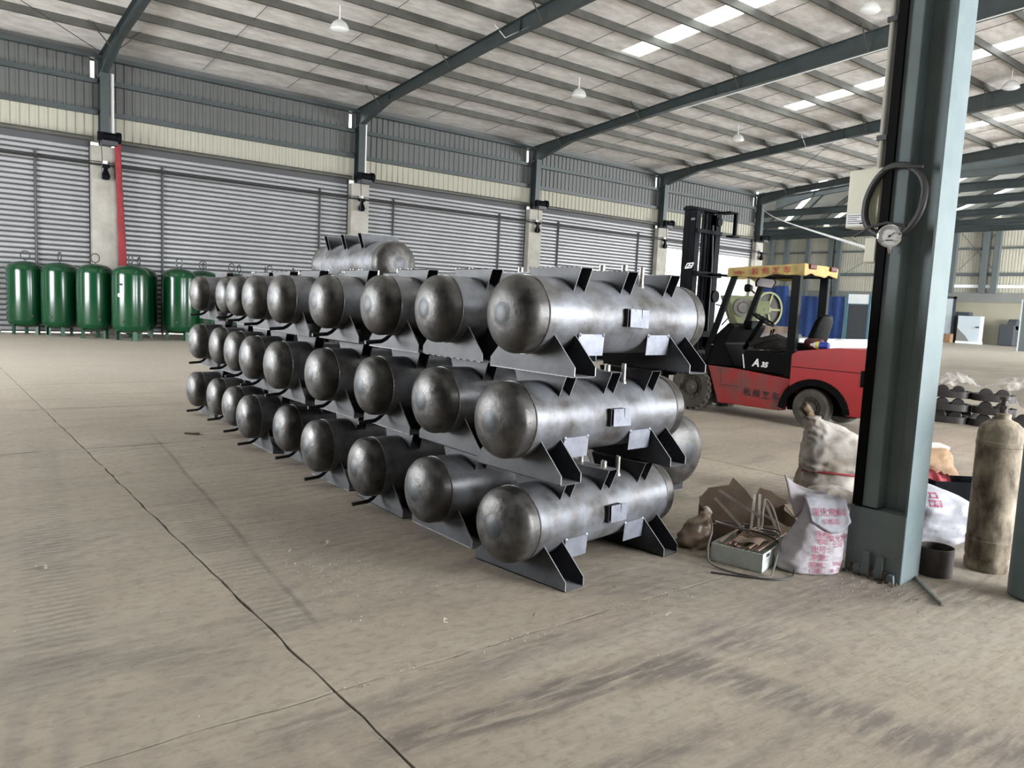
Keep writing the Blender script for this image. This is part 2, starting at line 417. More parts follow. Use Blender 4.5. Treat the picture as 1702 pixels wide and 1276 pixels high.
# ------------------------------------------------------------------ mesh building
class MB:
    def __init__(self):
        self.v, self.f, self.mi = [], [], []

    def add(self, vs, fs, mi=0):
        n = len(self.v)
        self.v += [tuple(p) for p in vs]
        for f in fs:
            self.f.append(tuple(n + i for i in f))
            self.mi.append(mi)
        return self

    def box(self, x0, x1, y0, y1, z0, z1, mi=0):
        vs = [(x, y, z) for z in (z0, z1) for y in (y0, y1) for x in (x0, x1)]
        return self.add(vs, [(0, 2, 3, 1), (4, 5, 7, 6), (0, 1, 5, 4), (2, 6, 7, 3), (0, 4, 6, 2), (1, 3, 7, 5)], mi)

    def bar(self, p, q, w, h, up=(0, 0, 1), mi=0):
        p, q = Vector(p), Vector(q)
        d = (q - p).normalized()
        u = Vector(up)
        s = d.cross(u)
        if s.length < 1e-5:
            s = d.cross(Vector((1, 0, 0)))
        s.normalize()
        u = s.cross(d)
        vs = []
        for c in (p, q):
            for a, b in ((-1, -1), (1, -1), (1, 1), (-1, 1)):
                vs.append(c + s * (a * w / 2) + u * (b * h / 2))
        return self.add(vs, [(3, 2, 1, 0), (4, 5, 6, 7), (0, 1, 5, 4), (1, 2, 6, 5), (2, 3, 7, 6), (3, 0, 4, 7)], mi)

    def tube(self, path, r, n=8, closed=False, mi=0, flat=1.0):
        P = [Vector(p) for p in path]
        m = len(P)
        rings = []
        prev = None
        for i, p in enumerate(P):
            a = P[i - 1] if (i or closed) else P[i]
            c = P[(i + 1) % m] if (i < m - 1 or closed) else P[i]
            d = (c - a).normalized()
            if prev is None:
                s = d.cross(Vector((0, 0, 1)))
                if s.length < 1e-3:
                    s = d.cross(Vector((1, 0, 0)))
            else:
                s = prev - d * prev.dot(d)
            s.normalize()
            prev = s
            u = s.cross(d)
            rr = r[i] if isinstance(r, (list, tuple)) else r
            rings.append([p + s * (math.cos(2 * PI * k / n) * rr) + u * (math.sin(2 * PI * k / n) * rr * flat) for k in range(n)])
        vs = [q for rg in rings for q in rg]
        fs = []
        for i in range(m if closed else m - 1):
            a, c = i * n, ((i + 1) % m) * n
            for k in range(n):
                fs.append((a + k, c + k, c + (k + 1) % n, a + (k + 1) % n))
        if not closed:
            fs += [tuple(range(n)), tuple(range((m - 1) * n, m * n))[::-1]]
        return self.add(vs, fs, mi)

    def cyl(self, p, q, r, n=12, mi=0, r1=None):
        return self.tube([p, q], [r, r if r1 is None else r1], n, mi=mi)

    def lathe(self, prof, n=32, axis='Z', o=(0, 0, 0), mi=0, mis=None):
        """profile of (radius, height)"""
        vs, fs, ms, idx = [], [], [], []
        for r, h in prof:
            if r < 1e-6:
                idx.append([len(vs)])
                vs.append((0, 0, h))
            else:
                idx.append(list(range(len(vs), len(vs) + n)))
                vs += [(r * math.cos(2 * PI * k / n), r * math.sin(2 * PI * k / n), h) for k in range(n)]
        for i in range(len(prof) - 1):
            a, c = idx[i], idx[i + 1]
            for k in range(n):
                if len(a) == 1 and len(c) == 1:
                    continue
                if len(a) == 1:
                    fs.append((a[0], c[(k + 1) % n], c[k]))
                elif len(c) == 1:
                    fs.append((a[k], a[(k + 1) % n], c[0]))
                else:
                    fs.append((a[k], a[(k + 1) % n], c[(k + 1) % n], c[k]))
                ms.append(mis[i] if mis else mi)
        if axis == 'X':
            vs = [(z, x, y) for x, y, z in vs]
        elif axis == 'Y':
            vs = [(y, z, x) for x, y, z in vs]
        vs = [(x + o[0], y + o[1], z + o[2]) for x, y, z in vs]
        b = len(self.v)
        self.v += vs
        self.f += [tuple(b + i for i in f) for f in fs]
        self.mi += ms
        return self

    def prism(self, poly, a, b, plane='YZ', mi=0, mi_edge=None):
        """extrude a polygon given in a plane from a to b along the third axis"""
        def pt(u, v, w):
            return {'YZ': (w, u, v), 'XZ': (u, w, v), 'XY': (u, v, w)}[plane]
        n = len(poly)
        vs = [pt(u, v, a) for u, v in poly] + [pt(u, v, b) for u, v in poly]
        self.add(vs, [tuple(range(n))[::-1], tuple(range(n, 2 * n))], mi)
        k = len(self.v) - 2 * n
        for i in range(n):
            j = (i + 1) % n
            self.f.append((k + i, k + j, k + n + j, k + n + i))
            self.mi.append(mi if mi_edge is None else mi_edge)
        return self

    def torus(self, c, R, r, axis='Z', n=32, m=8, ry=None, mi=0):
        path = []
        for k in range(n):
            a = 2 * PI * k / n
            u, v = R * math.cos(a), (ry or R) * math.sin(a)
            path.append({'Z': (c[0] + u, c[1] + v, c[2]), 'Y': (c[0] + u, c[1], c[2] + v), 'X': (c[0], c[1] + u, c[2] + v)}[axis])
        return self.tube(path, r, m, True, mi)

    def grid(self, fn, nu, nv, mi=0, closed=False):
        vs = [fn(i / (nu - (0 if closed else 1)), j / (nv - 1)) for j in range(nv) for i in range(nu)]
        fs = []
        for j in range(nv - 1):
            for i in range(nu if closed else nu - 1):
                a, c = j * nu + i, j * nu + (i + 1) % nu
                fs.append((a, c, c + nu, a + nu))
        return self.add(vs, fs, mi)

    def loft(self, secs, n=28, mi=0, wob=0.0, freq=5.0, e=1.0, cap=True, seed=0, sub=1, ridge=0.0):
        """closed skin through sections (cx, cy, z, rx, ry, rot)"""
        rings = []
        if sub > 1:
            o = []
            m = len(secs)
            for i in range(m - 1):
                q0, q1, q2, q3 = secs[max(0, i - 1)], secs[i], secs[i + 1], secs[min(m - 1, i + 2)]
                for k in range(sub):
                    t = k / sub
                    o.append(tuple(0.5 * (2 * b + (c - a) * t + (2 * a - 5 * b + 4 * c - d) * t * t + (3 * b - a - 3 * c + d) * t ** 3) for a, b, c, d in zip(q0, q1, q2, q3)))
            o.append(secs[-1])
            secs = [(x, y, z, max(0.004, r1), max(0.004, r3), w) for (x, y, z, r1, r3, w) in o]
        for (cx, cyy, z, rx, ry, rot) in secs:
            rg = []
            for k in range(n):
                a = 2 * PI * k / n
                c, s = math.cos(a), math.sin(a)
                c2, s2 = math.copysign(abs(c) ** e, c) * rx, math.copysign(abs(s) ** e, s) * ry
                p = Vector((cx + c2 * math.cos(rot) - s2 * math.sin(rot), cyy + c2 * math.sin(rot) + s2 * math.cos(rot), z))
                if wob:
                    q = p * freq + Vector((seed, seed, seed))
                    w = noise.noise(q) * wob + noise.noise(q * 2.3) * wob * 0.5
                    if ridge:
                        g = Vector((p.x * 7 + p.z * 9, p.y * 7, p.z * 13 - p.x * 5)) + Vector((seed, 0, seed))
                        w += ridge * ((1 - abs(noise.noise(g)) * 2.2) + 0.5 * (1 - abs(noise.noise(g * 2.1)) * 2.2) - 0.9)
                    d = Vector((p.x - cx, p.y - cyy, 0))
                    if d.length > 1e-6:
                        p += d.normalized() * w
                rg.append(p)
            rings.append(rg)
        vs = [p for rg in rings for p in rg]
        fs = []
        for j in range(len(rings) - 1):
            for k in range(n):
                fs.append((j * n + k, j * n + (k + 1) % n, (j + 1) * n + (k + 1) % n, (j + 1) * n + k))
        if cap:
            fs += [tuple(range(n))[::-1], tuple(range((len(rings) - 1) * n, len(rings) * n))]
        return self.add(vs, fs, mi)

    def mesh(self, name, mats, smooth=True, off=(0, 0, 0), angle=32):
        me = bpy.data.meshes.new(name)
        vs = [(x - off[0], y - off[1], z - off[2]) for x, y, z in self.v] if any(off) else self.v
        me.from_pydata(vs, [], self.f)
        for m in (mats if isinstance(mats, (list, tuple)) else [mats]):
            me.materials.append(MATS[m])
        me.polygons.foreach_set('material_index', self.mi)
        if smooth:
            me.polygons.foreach_set('use_smooth', [True] * len(me.polygons))
            me.set_sharp_from_angle(angle=math.radians(angle))
        me.update()
        return me


def obj(name, data, parent=None, loc=(0, 0, 0), rotz=0.0, kind=None):
    o = bpy.data.objects.new(name, data)
    scene.collection.objects.link(o)
    o.location = loc
    if rotz:
        o.rotation_euler = (0, 0, rotz)
    if parent:
        o.parent = parent
    if kind:
        o['kind'] = kind
    return o


def build(name, mb, mats, parent=None, smooth=True, world=True, angle=32, kind=None, label=None, bevel=0.0):
    """one mesh object from an MB; with world=True its points are world points and the parent's place is taken off"""
    off = tuple(parent.location) if (parent and world) else (0, 0, 0)
    if parent and world and parent.parent:
        off = tuple(a + b for a, b in zip(off, parent.parent.location))
    o = obj(name, mb.mesh(name, mats, smooth, off, angle), parent, kind=kind)
    if label:
        o['label'] = label
    if bevel:
        md = o.modifiers.new('edge', 'BEVEL')
        md.width, md.segments, md.limit_method = bevel, 2, 'ANGLE'
    return o


def thing(name, label, cat, loc=(0, 0, 0), rotz=0.0, group=None, data=None):
    o = obj(name, data, None, loc, rotz)
    return tag(o, label, cat, group)


def tag(o, label, cat, group=None, kind=None):
    o['label'], o['category'] = label, cat
    if group:
        o['group'] = group
    if kind:
        o['kind'] = kind
    return o


def dup(root, loc, rotz, label, group=None):
    r = root.copy()
    scene.collection.objects.link(r)
    r.location, r.rotation_euler = loc, (0, 0, rotz)
    r['label'] = label
    if group:
        r['group'] = group
    for ch in list(root.children):
        c = ch.copy()
        scene.collection.objects.link(c)
        c.parent = r
        for g in list(ch.children):
            d = g.copy()
            scene.collection.objects.link(d)
            d.parent = c
    return r


def text_mesh(s, size, depth=0.002, m='ink_dark', shear=0.0, bold=0.0, align='CENTER'):
    cu = bpy.data.curves.new('lettering', 'FONT')
    cu.body, cu.size, cu.extrude, cu.shear, cu.offset = s, size, depth, shear, bold
    cu.align_x, cu.align_y = align, 'CENTER'
    cu.resolution_u = 3
    t = bpy.data.objects.new('lettering', cu)
    scene.collection.objects.link(t)
    bpy.context.view_layer.update()
    dg = bpy.context.evaluated_depsgraph_get()
    me = bpy.data.meshes.new_from_object(t.evaluated_get(dg))
    bpy.data.objects.remove(t)
    me.materials.clear()
    me.materials.append(MATS[m])
    return me


def lettering(s, size, origin, xdir, ydir, m, parent, name='lettering', shear=0.0, bold=0.0, depth=0.002):
    """flat writing laid on a surface: origin and directions in world (or parent-local) space"""
    me = text_mesh(s, size, depth, m, shear, bold)
    X, Y = Vector(xdir).normalized(), Vector(ydir).normalized()
    Z = X.cross(Y)
    M = Matrix(((X.x, Y.x, Z.x, origin[0]), (X.y, Y.y, Z.y, origin[1]), (X.z, Y.z, Z.z, origin[2]), (0, 0, 0, 1)))
    me.transform(M)
    return obj(name, me, parent)
# ------------------------------------------------------------------ floor: dirt bed and separate concrete slabs
WALL_Y = 27.5
COLS = [-3.75, 4.98, 13.70, 22.40, 31.02, 39.55]
floor = build('floor', MB().box(-10, 80, -8.5, 62, -0.20, -0.035), 'joint_dirt', kind='structure')
tag(floor, 'dusty concrete slab floor of the hall', 'floor', kind='structure')
XJ = [1.287 + 5.42 * k for k in range(-2, 15)]
YJ = [-8.185, -2.765, 2.655, 8.08, 10.80, 13.50, 18.92, 24.3, 27.9, 33.3, 38.7, 44.1, 49.5, 55, 61]


def slab(x0, x1, y0, y1, fine):
    g = 0.006
    rnd = random.Random(int(x0 * 31 + y0 * 17) & 0xffff)
    st = 0.11 if fine else 2.7

    def edge(p, q):
        n = max(1, int((Vector(q) - Vector(p)).length / st))
        out = []
        for i in range(n):
            t = i / n
            x, y = p[0] + (q[0] - p[0]) * t, p[1] + (q[1] - p[1]) * t
            if fine and i:
                w = noise.noise(Vector((x * 3.1, y * 3.1, 0))) * 0.011 + rnd.uniform(-1, 1) * 0.004
                if rnd.random() < 0.05:
                    w += 0.010
                if p[0] == q[0]:
                    x += w
                else:
                    y += w
            out.append((x, y))
        return out
    a, b, c, d = (x0 + g, y0 + g), (x1 - g, y0 + g), (x1 - g, y1 - g), (x0 + g, y1 - g)
    poly = edge(a, b) + edge(b, c) + edge(c, d) + edge(d, a)
    return MB().prism(poly, -0.034, 0.0, 'XY')


for i in range(len(XJ) - 1):
    for j in range(len(YJ) - 1):
        if YJ[j] > 27 and XJ[i + 1] < 36:
            continue
        fine = XJ[i] < 8 and -4 < YJ[j] < 10
        build('floor_slab', slab(XJ[i], XJ[i + 1], YJ[j], YJ[j + 1], fine), 'dusty_concrete', floor, smooth=False)
apron = build('ground_outside', MB().box(-60, 140, -70, 100, -0.3, -0.21), 'apron_concrete', kind='structure')
tag(apron, 'pale concrete yard outside the open doors', 'ground', kind='structure')

# ------------------------------------------------------------------ ceiling: foil sheet, skylights, rafters, purlins
RIDGE = 2.15
zt = lambda y: 8.60 + 0.088 * (27.3 - y) if y >= RIDGE else 8.60 + 0.088 * (27.3 - RIDGE) - 0.088 * (RIDGE - y)
zc = lambda y: zt(y) + 0.225
SKY = [(0.2, 1.05), (9.0, 9.85), (17.98, 18.83), (26.98, 27.83), (35.3, 36.1)]
S0, S1 = 17.95, 9.6
ceil_mb = MB()


def roof_piece(mb, x0, x1, ya, yb, t=0.07, dz=0.0):
    vs = []
    for z in (dz, t + dz):
        for x, y in ((x0, ya), (x1, ya), (x1, yb), (x0, yb)):
            vs.append((x, y, zc(y) + z))
    mb.add(vs, [(0, 1, 2, 3), (7, 6, 5, 4), (0, 4, 5, 1), (1, 5, 6, 2), (2, 6, 7, 3), (3, 7, 4, 0)])


xs = -10.0
N0, N1 = 0.3, -5.6
for a, b in SKY + [(40.2, 40.2)]:
    for ya, yb in ((27.75, S0), (S0, S1), (S1, RIDGE), (RIDGE, -7)):
        roof_piece(ceil_mb, xs, a, ya, yb)
    if b > a:
        for ya, yb in ((27.75, S0), (S1, RIDGE), (RIDGE, N0), (N1, -7)):
            roof_piece(ceil_mb, a, b, ya, yb)
    xs = b
ceiling = build('ceiling', ceil_mb, 'ceiling_foil', smooth=False, kind='structure')
tag(ceiling, 'foil lined sloping metal ceiling with purlins and rafters', 'ceiling', kind='structure')
for a, b in SKY:
    mb = MB()
    ys = [S0, 16.2, 14.4, 12.6, 11.1, S1]
    for k in range(5):
        roof_piece(mb, a, b, ys[k], ys[k + 1], 0.012, 0.02)
    roof_piece(mb, a, b, N0, N1, 0.012, 0.02)
    build('skylight', mb, 'skylight_sheet', ceiling, smooth=False)

PUR = [25.55 - 1.49 * k for k in range(18)]


def purlin_mesh():
    mb = MB()
    x0, x1 = -9.9, 40.0
    mb.box(x0, x1, -0.010, 0.0, 0.0, 0.215)
    mb.box(x0, x1, 0.0, 0.07, 0.0, 0.006)
    mb.box(x0, x1, 0.0, 0.07, 0.199, 0.205)
    mb.box(x0, x1, 0.066, 0.07, 0.0, 0.02)
    return mb.mesh('purlin', 'purlin_steel', False)


pm = purlin_mesh()
for y in PUR:
    obj('purlin', pm, ceiling, (0, y, zt(y) + 0.008))
eave = MB().box(-9.9, 39.9, 27.30, 27.48, 8.44, 8.56)
build('eave_strut', eave, 'teal_paint', ceiling, smooth=False)


BOT = [(27.42, 7.92), (25.0, 8.50), (19.0, 8.98), (11.4, 9.38), (RIDGE, 9.92)]


def zbot(y):
    for (a, za), (b, zb) in zip(BOT[:-1], BOT[1:]):
        if b <= y <= a:
            return za + (zb - za) * (a - y) / (a - b)
    return BOT[-1][1]


def rafter_mesh():
    mb = MB()
    top = [(27.42, zt(27.42)), (RIDGE, zt(RIDGE))]
    bot = BOT[::-1]
    mb.prism(top + bot, -0.006, 0.006, 'YZ')

    def flange(p, q, w, t):
        (y0, z0), (y1, z1) = p, q
        vs = [(sx * w, y, z + dz) for dz in (0, t) for (y, z) in (p, q) for sx in (-1, 1)]
        mb.add(vs, [(0, 2, 3, 1), (4, 5, 7, 6), (0, 1, 5, 4), (2, 6, 7, 3), (0, 4, 6, 2), (1, 3, 7, 5)])
    flange(top[0], top[1], 0.11, -0.012)
    for p, q in zip(BOT[:-1], BOT[1:]):
        flange(p, q, 0.11, 0.014)
    for y in (25.0, 17.6, 10.4):
        mb.box(-0.10, 0.10, y - 0.012, y + 0.012, zbot(y), zt(y))
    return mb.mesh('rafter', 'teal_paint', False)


rm = rafter_mesh()
for x in COLS:
    obj('rafter', rm, ceiling, (x, 0, 0))
br = MB().bar((0, 0, 0), (0.62, -0.05, 0.62), 0.03, 0.03).mesh('fly_brace', 'purlin_steel', False)
bl = MB().bar((0, 0, 0), (-0.62, -0.05, 0.62), 0.03, 0.03).mesh('fly_brace', 'purlin_steel', False)
for x in COLS[1:]:
    for k in (0, 3, 6, 9):
        y = PUR[k]
        zb = zbot(y)
        obj('fly_brace', bl, ceiling, (x - 0.1, y, zb + 0.02))
        obj('fly_brace', br, ceiling, (x + 0.1, y, zb + 0.02))
for i in range(len(COLS) - 1):
    for f in (0.34, 0.67):
        x = COLS[i] + (COLS[i + 1] - COLS[i]) * f
        mb = MB().tube([(x, 27.3, zt(27.3) + 0.17), (x, RIDGE, zt(RIDGE) + 0.17)], 0.009, 5)
        build('sag_rod', mb, 'dark_tube', ceiling)
for (x0, x1) in ((COLS[0], COLS[1]), (COLS[4], COLS[5])):
    mb = MB().tube([(x1 - 0.1, 26.9, zt(26.9) - 0.12), (x0 + 0.1, 17.6, zt(17.6) - 0.12)], 0.011, 5)
    mb.tube([(x0 + 0.1, 26.9, zt(26.9) - 0.12), (x1 - 0.1, 17.6, zt(17.6) - 0.12)], 0.011, 5)
    build('brace_rod', mb, 'dark_tube', ceiling)
# thin conduits clipped along two rafters
for x, path in ((13.70, [(18.9, 9.62), (18.3, 9.10), (16.6, 9.16)]), (22.40, [(19.3, 8.86), (12, 9.36), (4, 9.84)]),
                (31.02, [(19.6, 9.5), (19.3, 8.9), (17.5, 9.05)])):
    mb = MB().tube([(x - 0.03, y, z - 0.02 if k else z) for k, (y, z) in enumerate(path)], 0.018, 6)
    build('conduit', mb, 'white_plastic', ceiling)

# ------------------------------------------------------------------ left wall: piers, steel columns, cladding, girts, rolling shutters
wall = build('wall_left', MB().box(-9.9, 39.6, 27.66, 27.70, 8.42, 8.86), 'clad_grey', smooth=False, kind='structure')
tag(wall, 'long side wall of ribbed cladding above rolling shutters', 'wall', kind='structure')


def clad_mesh(w, z0, z1, m, seed=0):
    """one ribbed metal sheet, width w, ribs standing toward the room"""
    n = max(1, round(w / 0.235))
    p = w / n
    pts = []
    for k in range(n):
        a = k * p
        pts += [(a, 0), (a + p * 0.62, 0), (a + p * 0.70, -0.035), (a + p * 0.92, -0.035)]
    pts.append((w, 0))
    vs = [(x, y, z) for z in (z0, z1) for x, y in pts]
    m_ = len(pts)
    fs = [(i, i + 1, m_ + i + 1, m_ + i) for i in range(m_ - 1)]
    return MB().add(vs, fs).mesh('cladding_sheet', m, False)


pier_mb = MB().box(-0.36, 0.38, 27.08, 27.7, 0, 5.80)
pier_me = None
for bi in range(len(COLS)):
    x = COLS[bi]
    mb = MB().box(x - 0.38, x + 0.36, 27.10, 27.7, 0.0, 5.80)
    build('pier', mb, 'concrete_pier', wall, smooth=False, bevel=0.015)
    mb = MB()
    mb.box(x - 0.13, x + 0.13, 27.08, 27.096, 5.80, 8.0)
    mb.box(x - 0.13, x + 0.13, 27.44, 27.456, 5.80, 8.55)
    mb.box(x - 0.005, x + 0.005, 27.096, 27.44, 5.80, 8.55)
    mb.box(x - 0.17, x + 0.17, 27.06, 27.5, 5.80, 5.82)
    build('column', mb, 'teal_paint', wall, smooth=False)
    if bi:
        mb = MB().tube([(x + 0.24, 27.30, 5.95), (x + 0.24, 27.30, 8.05)], 0.055, 10)
        mb.cyl((x + 0.24, 27.30, 7.2), (x + 0.24, 27.30, 7.24), 0.062, 10)
        build('downpipe', mb, 'white_plastic', wall)
cm = {}
for bi in range(len(COLS) - 1):
    xa, xb = COLS[bi], COLS[bi + 1]
    n = 9
    gap = 0.30
    w = (xb - xa) / n
    for k in range(n):
        last = k == n - 1
        for (z0, z1, m) in ((5.95, 6.80, 'clad_translucent'), (6.80, 7.88, 'clad_grey'), (7.88, 8.52, 'clad_grey')):
            ww = w - gap if (last and z0 > 7.5) else w
            key = (round(ww, 2), z0, m)
            if key not in cm:
                cm[key] = clad_mesh(ww, z0, z1, m)
            obj('cladding_sheet', cm[key], wall, (xa + k * w, 27.62, 0))
        if last:
            build('cladding_sheet', MB().box(xb - 0.20, xb, 27.60, 27.62, 7.88, 8.52), 'clad_grey', wall, smooth=False)
    for z in (7.72, 6.78):
        mb = MB().box(xa + 0.13, xb - 0.13, 27.40, 27.412, z, z + 0.14).box(xa + 0.13, xb - 0.13, 27.412, 27.56, z, z + 0.01)
        mb.box(xa + 0.13, xb - 0.13, 27.412, 27.56, z + 0.13, z + 0.14)
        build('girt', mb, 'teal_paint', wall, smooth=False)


def curtain(x0, x1, zb, ztop):
    p = 0.155
    prof, mi = [(27.45, zb)], []
    z = zb
    while z + p <= ztop:
        for (dy, dz), m in zip(((-0.008, 0.0), (-0.030, 0.006), (-0.044, 0.035), (-0.046, 0.070), (-0.040, 0.100), (-0.026, 0.112), (0.020, 0.114), (0.020, 0.150)), (1, 0, 0, 0, 0, 0, 1, 1)):
            prof.append((27.45 + dy, z + dz))
            mi.append(m)
        z += p
    prof.append((27.45, ztop))
    mi.append(1)
    n = len(prof)
    vs = [(x, y, z) for x in (x0, x1) for y, z in prof]
    mb = MB().add(vs, [(i + 1, i, n + i, n + i + 1) for i in range(n - 1)])
    mb.mi = mi
    return mb


MULL = {0: (-1.6, 3.14), 1: (6.70, 12.18), 2: (15.28, 20.55), 3: (24.0, 29.43), 4: ()}
SIDE = ['left of the red banner', 'right of the red banner', 'behind the tank stack middle', 'behind the front of the tank stack', 'half open behind the forklift mast']
for bi in range(5):
    xa, xb = COLS[bi] + 0.36, COLS[bi + 1] - 0.38
    d = obj('door_%d' % (bi + 1), None, None, ((xa + xb) / 2, 27.45, 0), kind='structure')
    tag(d, 'grey slatted rolling shutter ' + SIDE[bi], 'rolling shutter', kind='structure')
    zb = 4.90 if bi == 4 else 0.07
    build('curtain', curtain(xa, xb, zb, 5.96), ['shutter_slat', 'slat_gap'], d, smooth=True, angle=20, kind='stuff')
    mb = MB().cyl((xa - 0.1, 27.36, 6.02), (xb + 0.1, 27.36, 6.02), 0.075, 12)
    build('roller_tube', mb, 'purlin_steel', d)
    mb = MB()
    for x in (xa, xb):
        mb.box(x - 0.03, x + 0.03, 27.37, 27.50, 0, 5.95)
    build('side_rail', mb, 'dark_tube', d, smooth=False)
    build('bottom_bar', MB().box(xa, xb, 27.42, 27.48, zb - 0.03, zb + 0.05), 'dark_tube', d, smooth=False)
    for x in MULL[bi]:
        build('wind_post', MB().cyl((x, 27.36, 0), (x, 27.36, 5.48), 0.035, 8), 'dark_tube', d)

pipe = build('wall_pipe', MB().tube([(-9, 27.02, 5.22), (40, 27.02, 5.22)], 0.032, 8).tube([(-9, 27.02, 5.30), (40, 27.02, 5.30)], 0.010, 6), 'black_pipe')
tag(pipe, 'long thin black pipe running along the shutter wall across the piers', 'pipe')
nm = ['by the red banner', 'above the lone top tank', 'above the front tanks', 'left of the forklift mast', 'at the far end of the wall']
for i, x in enumerate(COLS[1:]):
    t = thing('shutter_motor', 'black chain motor on top of the pier ' + nm[i], 'motor', (x + 0.05, 26.86, 5.86), 0, 'shutter motors')
    build('motor_body', MB().cyl((-0.16, 0, 0.20), (0.22, 0, 0.20), 0.13, 14).cyl((0.22, 0, 0.20), (0.34, 0, 0.20), 0.17, 14).box(-0.30, -0.14, -0.08, 0.08, 0.06, 0.32), 'mast_black', t, world=False)
    build('bracket', MB().box(-0.2, 0.25, -0.1, 0.14, -0.05, 0.08), 'dark_tube', t, world=False, smooth=False)
    build('pull_chain', MB().tube([(-0.22, -0.06, 0.06), (-0.20, -0.10, -0.5), (-0.22, -0.08, -1.1)], 0.014, 6), 'dark_tube', t, world=False)
    t = thing('flood_lamp', 'small black lamp clipped to the wall pipe ' + nm[i], 'lamp', (x - 0.02, 26.94, 5.18), 0, 'lamps on the wall pipe')
    build('lamp_head', MB().lathe([(0.0, -0.42), (0.10, -0.40), (0.13, -0.30), (0.07, -0.14), (0.05, 0.0)], 16), 'mast_black', t, world=False)
    build('clamp', MB().box(-0.11, 0.11, -0.06, 0.06, -0.05, 0.06), 'mast_black', t, world=False, smooth=False)
    build('junction_box', MB().box(-0.07, 0.05, 0.0, 0.08, 0.06, 0.16), 'white_plastic', t, world=False, smooth=False)

# red rolled banner beside the pier
secs = []
for k in range(22):
    t = k / 21
    z = 0.35 + t * 5.65
    secs.append((5.50 - 0.20 * t, 26.98, z, 0.105 + 0.012 * math.sin(5 * t), 0.05, 0.1))
bn = MB().loft(secs, 30, wob=0.016, freq=16, e=0.9)
ban = build('banner', bn, 'red_paint')
tag(ban, 'tall red cloth banner hanging rolled beside the concrete pier', 'banner')

# ------------------------------------------------------------------ closing walls out of the picture, with open shutter doors
wr = MB()
for a, b in ((-10, 6.1), (12.3, 15.7), (21.5, 40)):
    wr.box(a, b, -7.0, -6.8, 0, 5.8)
wr.box(-10, 40, -7.0, -6.8, 5.8, zc(-7))
wall_right = build('wall_right', wr, 'clad_grey', smooth=False, kind='structure')
tag(wall_right, 'opposite side wall with open shutter doorways', 'wall', kind='structure')
wb = MB().box(-9.2, -9.0, -7, 13.0, 0, 10.9).box(-9.2, -9.0, 21, 27.7, 0, 9.9).box(-9.2, -9.0, 13, 21, 5.8, 10.5)
wall_back = build('wall_back', wb, 'clad_grey', smooth=False, kind='structure')
tag(wall_back, 'end wall behind the viewer with one open doorway', 'wall', kind='structure')

# ------------------------------------------------------------------ far hall past the end of the shutter wall
FX = 72.0
wf = MB().box(FX + 0.3, FX + 0.5, -6, 62, 0, 11)
wall_front = build('wall_front', wf, 'far_cream', smooth=False, kind='structure')
tag(wall_front, 'distant cream end wall of the far hall', 'wall', kind='structure')
key = clad_mesh(1.9, 4.25, 10.2, 'far_cream')
for k in range(28):
    o = obj('cladding_sheet', key, wall_front, (FX + 0.25, 8 + 1.9 * k, 0), math.radians(90))
build('low_band', MB().box(FX + 0.05, FX + 0.3, 33.0, 62, 0, 4.3), 'far_grey', wall_front, smooth=False)
build('low_band', MB().box(FX + 0.05, FX + 0.3, 8, 33.0, 0, 3.55), 'far_olive', wall_front, smooth=False)
build('lintel', MB().box(FX - 0.1, FX + 0.3, 8, 33.0, 3.55, 4.35), 'far_grey', wall_front, smooth=False)
for z, h in ((5.75, 0.28), (8.0, 0.16), (9.7, 0.3), (10.2, 0.2)):
    build('girt', MB().box(FX - 0.05, FX + 0.15, 8, 60, z, z + h), 'far_column', wall_front, smooth=False)
build('ledge', MB().box(FX - 0.15, FX + 0.2, 24, 33, 4.75, 5.02), 'white_panel', wall_front, smooth=False)
for y in (27.1, 29.6, 26.2, 33, 40.2, 41.0, 43.5, 45.9, 47.7, 52):
    build('column', MB().box(FX - 0.45, FX - 0.05, y - 0.22, y + 0.22, 4.3 if 26 < y < 30 else 0.0, 10.4), 'far_column', wall_front, smooth=False)
for a, b in (((26.4, 9.4), (29.2, 6.2)), ((26.4, 6.2), (29.2, 9.4)), ((33.5, 6.0), (39.5, 9.5)), ((33.5, 9.5), (39.5, 6.0))):
    build('brace_rod', MB().tube([(FX - 0.1, a[0], a[1]), (FX - 0.1, b[0], b[1])], 0.03, 5), 'far_column', wall_front)
# side of the far hall, beyond the shutter wall's end
wn = MB().box(39.95, 73, 58, 58.3, 0, 11).box(39.75, 39.95, 27.9, 58.3, 0, 11)
tag(build('wall_north', wn, 'yard_wall', smooth=False, kind='structure'), 'far side wall of the second hall', 'wall', kind='structure')
az = math.radians(38)
TA = math.tan(az)


def skew(mb, y0, y1, z0, z1):
    p = [(40.3, y0 - 15.7 * TA), (73.0, y0 + 17.0 * TA), (73.0, y1 + 17.0 * TA), (40.3, y1 - 15.7 * TA)]
    return mb.prism(p, z0, z1, 'XY')


fc = MB()
for k in range(-22, 24, 2):
    skew(fc, 24 + 2.55 * k + 0.60, 24 + 2.55 * (k + 2), 10.75, 10.85)
ext = build('ceiling_far', fc, 'far_ceiling', smooth=False, kind='structure')
tag(ext, 'roof of the far hall with skewed purlins', 'ceiling', kind='structure')
obj('rafter', rm, ext, (41.3, 0, 0))
for x, zb, zh, y1 in ((44.5, 9.35, 0.5, 21), (48.9, 9.3, 0.5, 23), (54.0, 9.3, 0.5, 58), (60.3, 9.3, 0.5, 58), (66.0, 9.3, 0.5, 58), (71.0, 9.4, 0.5, 58)):
    mb = MB().box(x - 0.02, x + 0.02, -5, y1, zb, zb + zh).box(x - 0.18, x + 0.18, -5, y1, zb, zb + 0.05).box(x - 0.18, x + 0.18, -5, y1, zb + zh - 0.05, zb + zh)
    build('rafter', mb, 'teal_paint', ext, smooth=False)
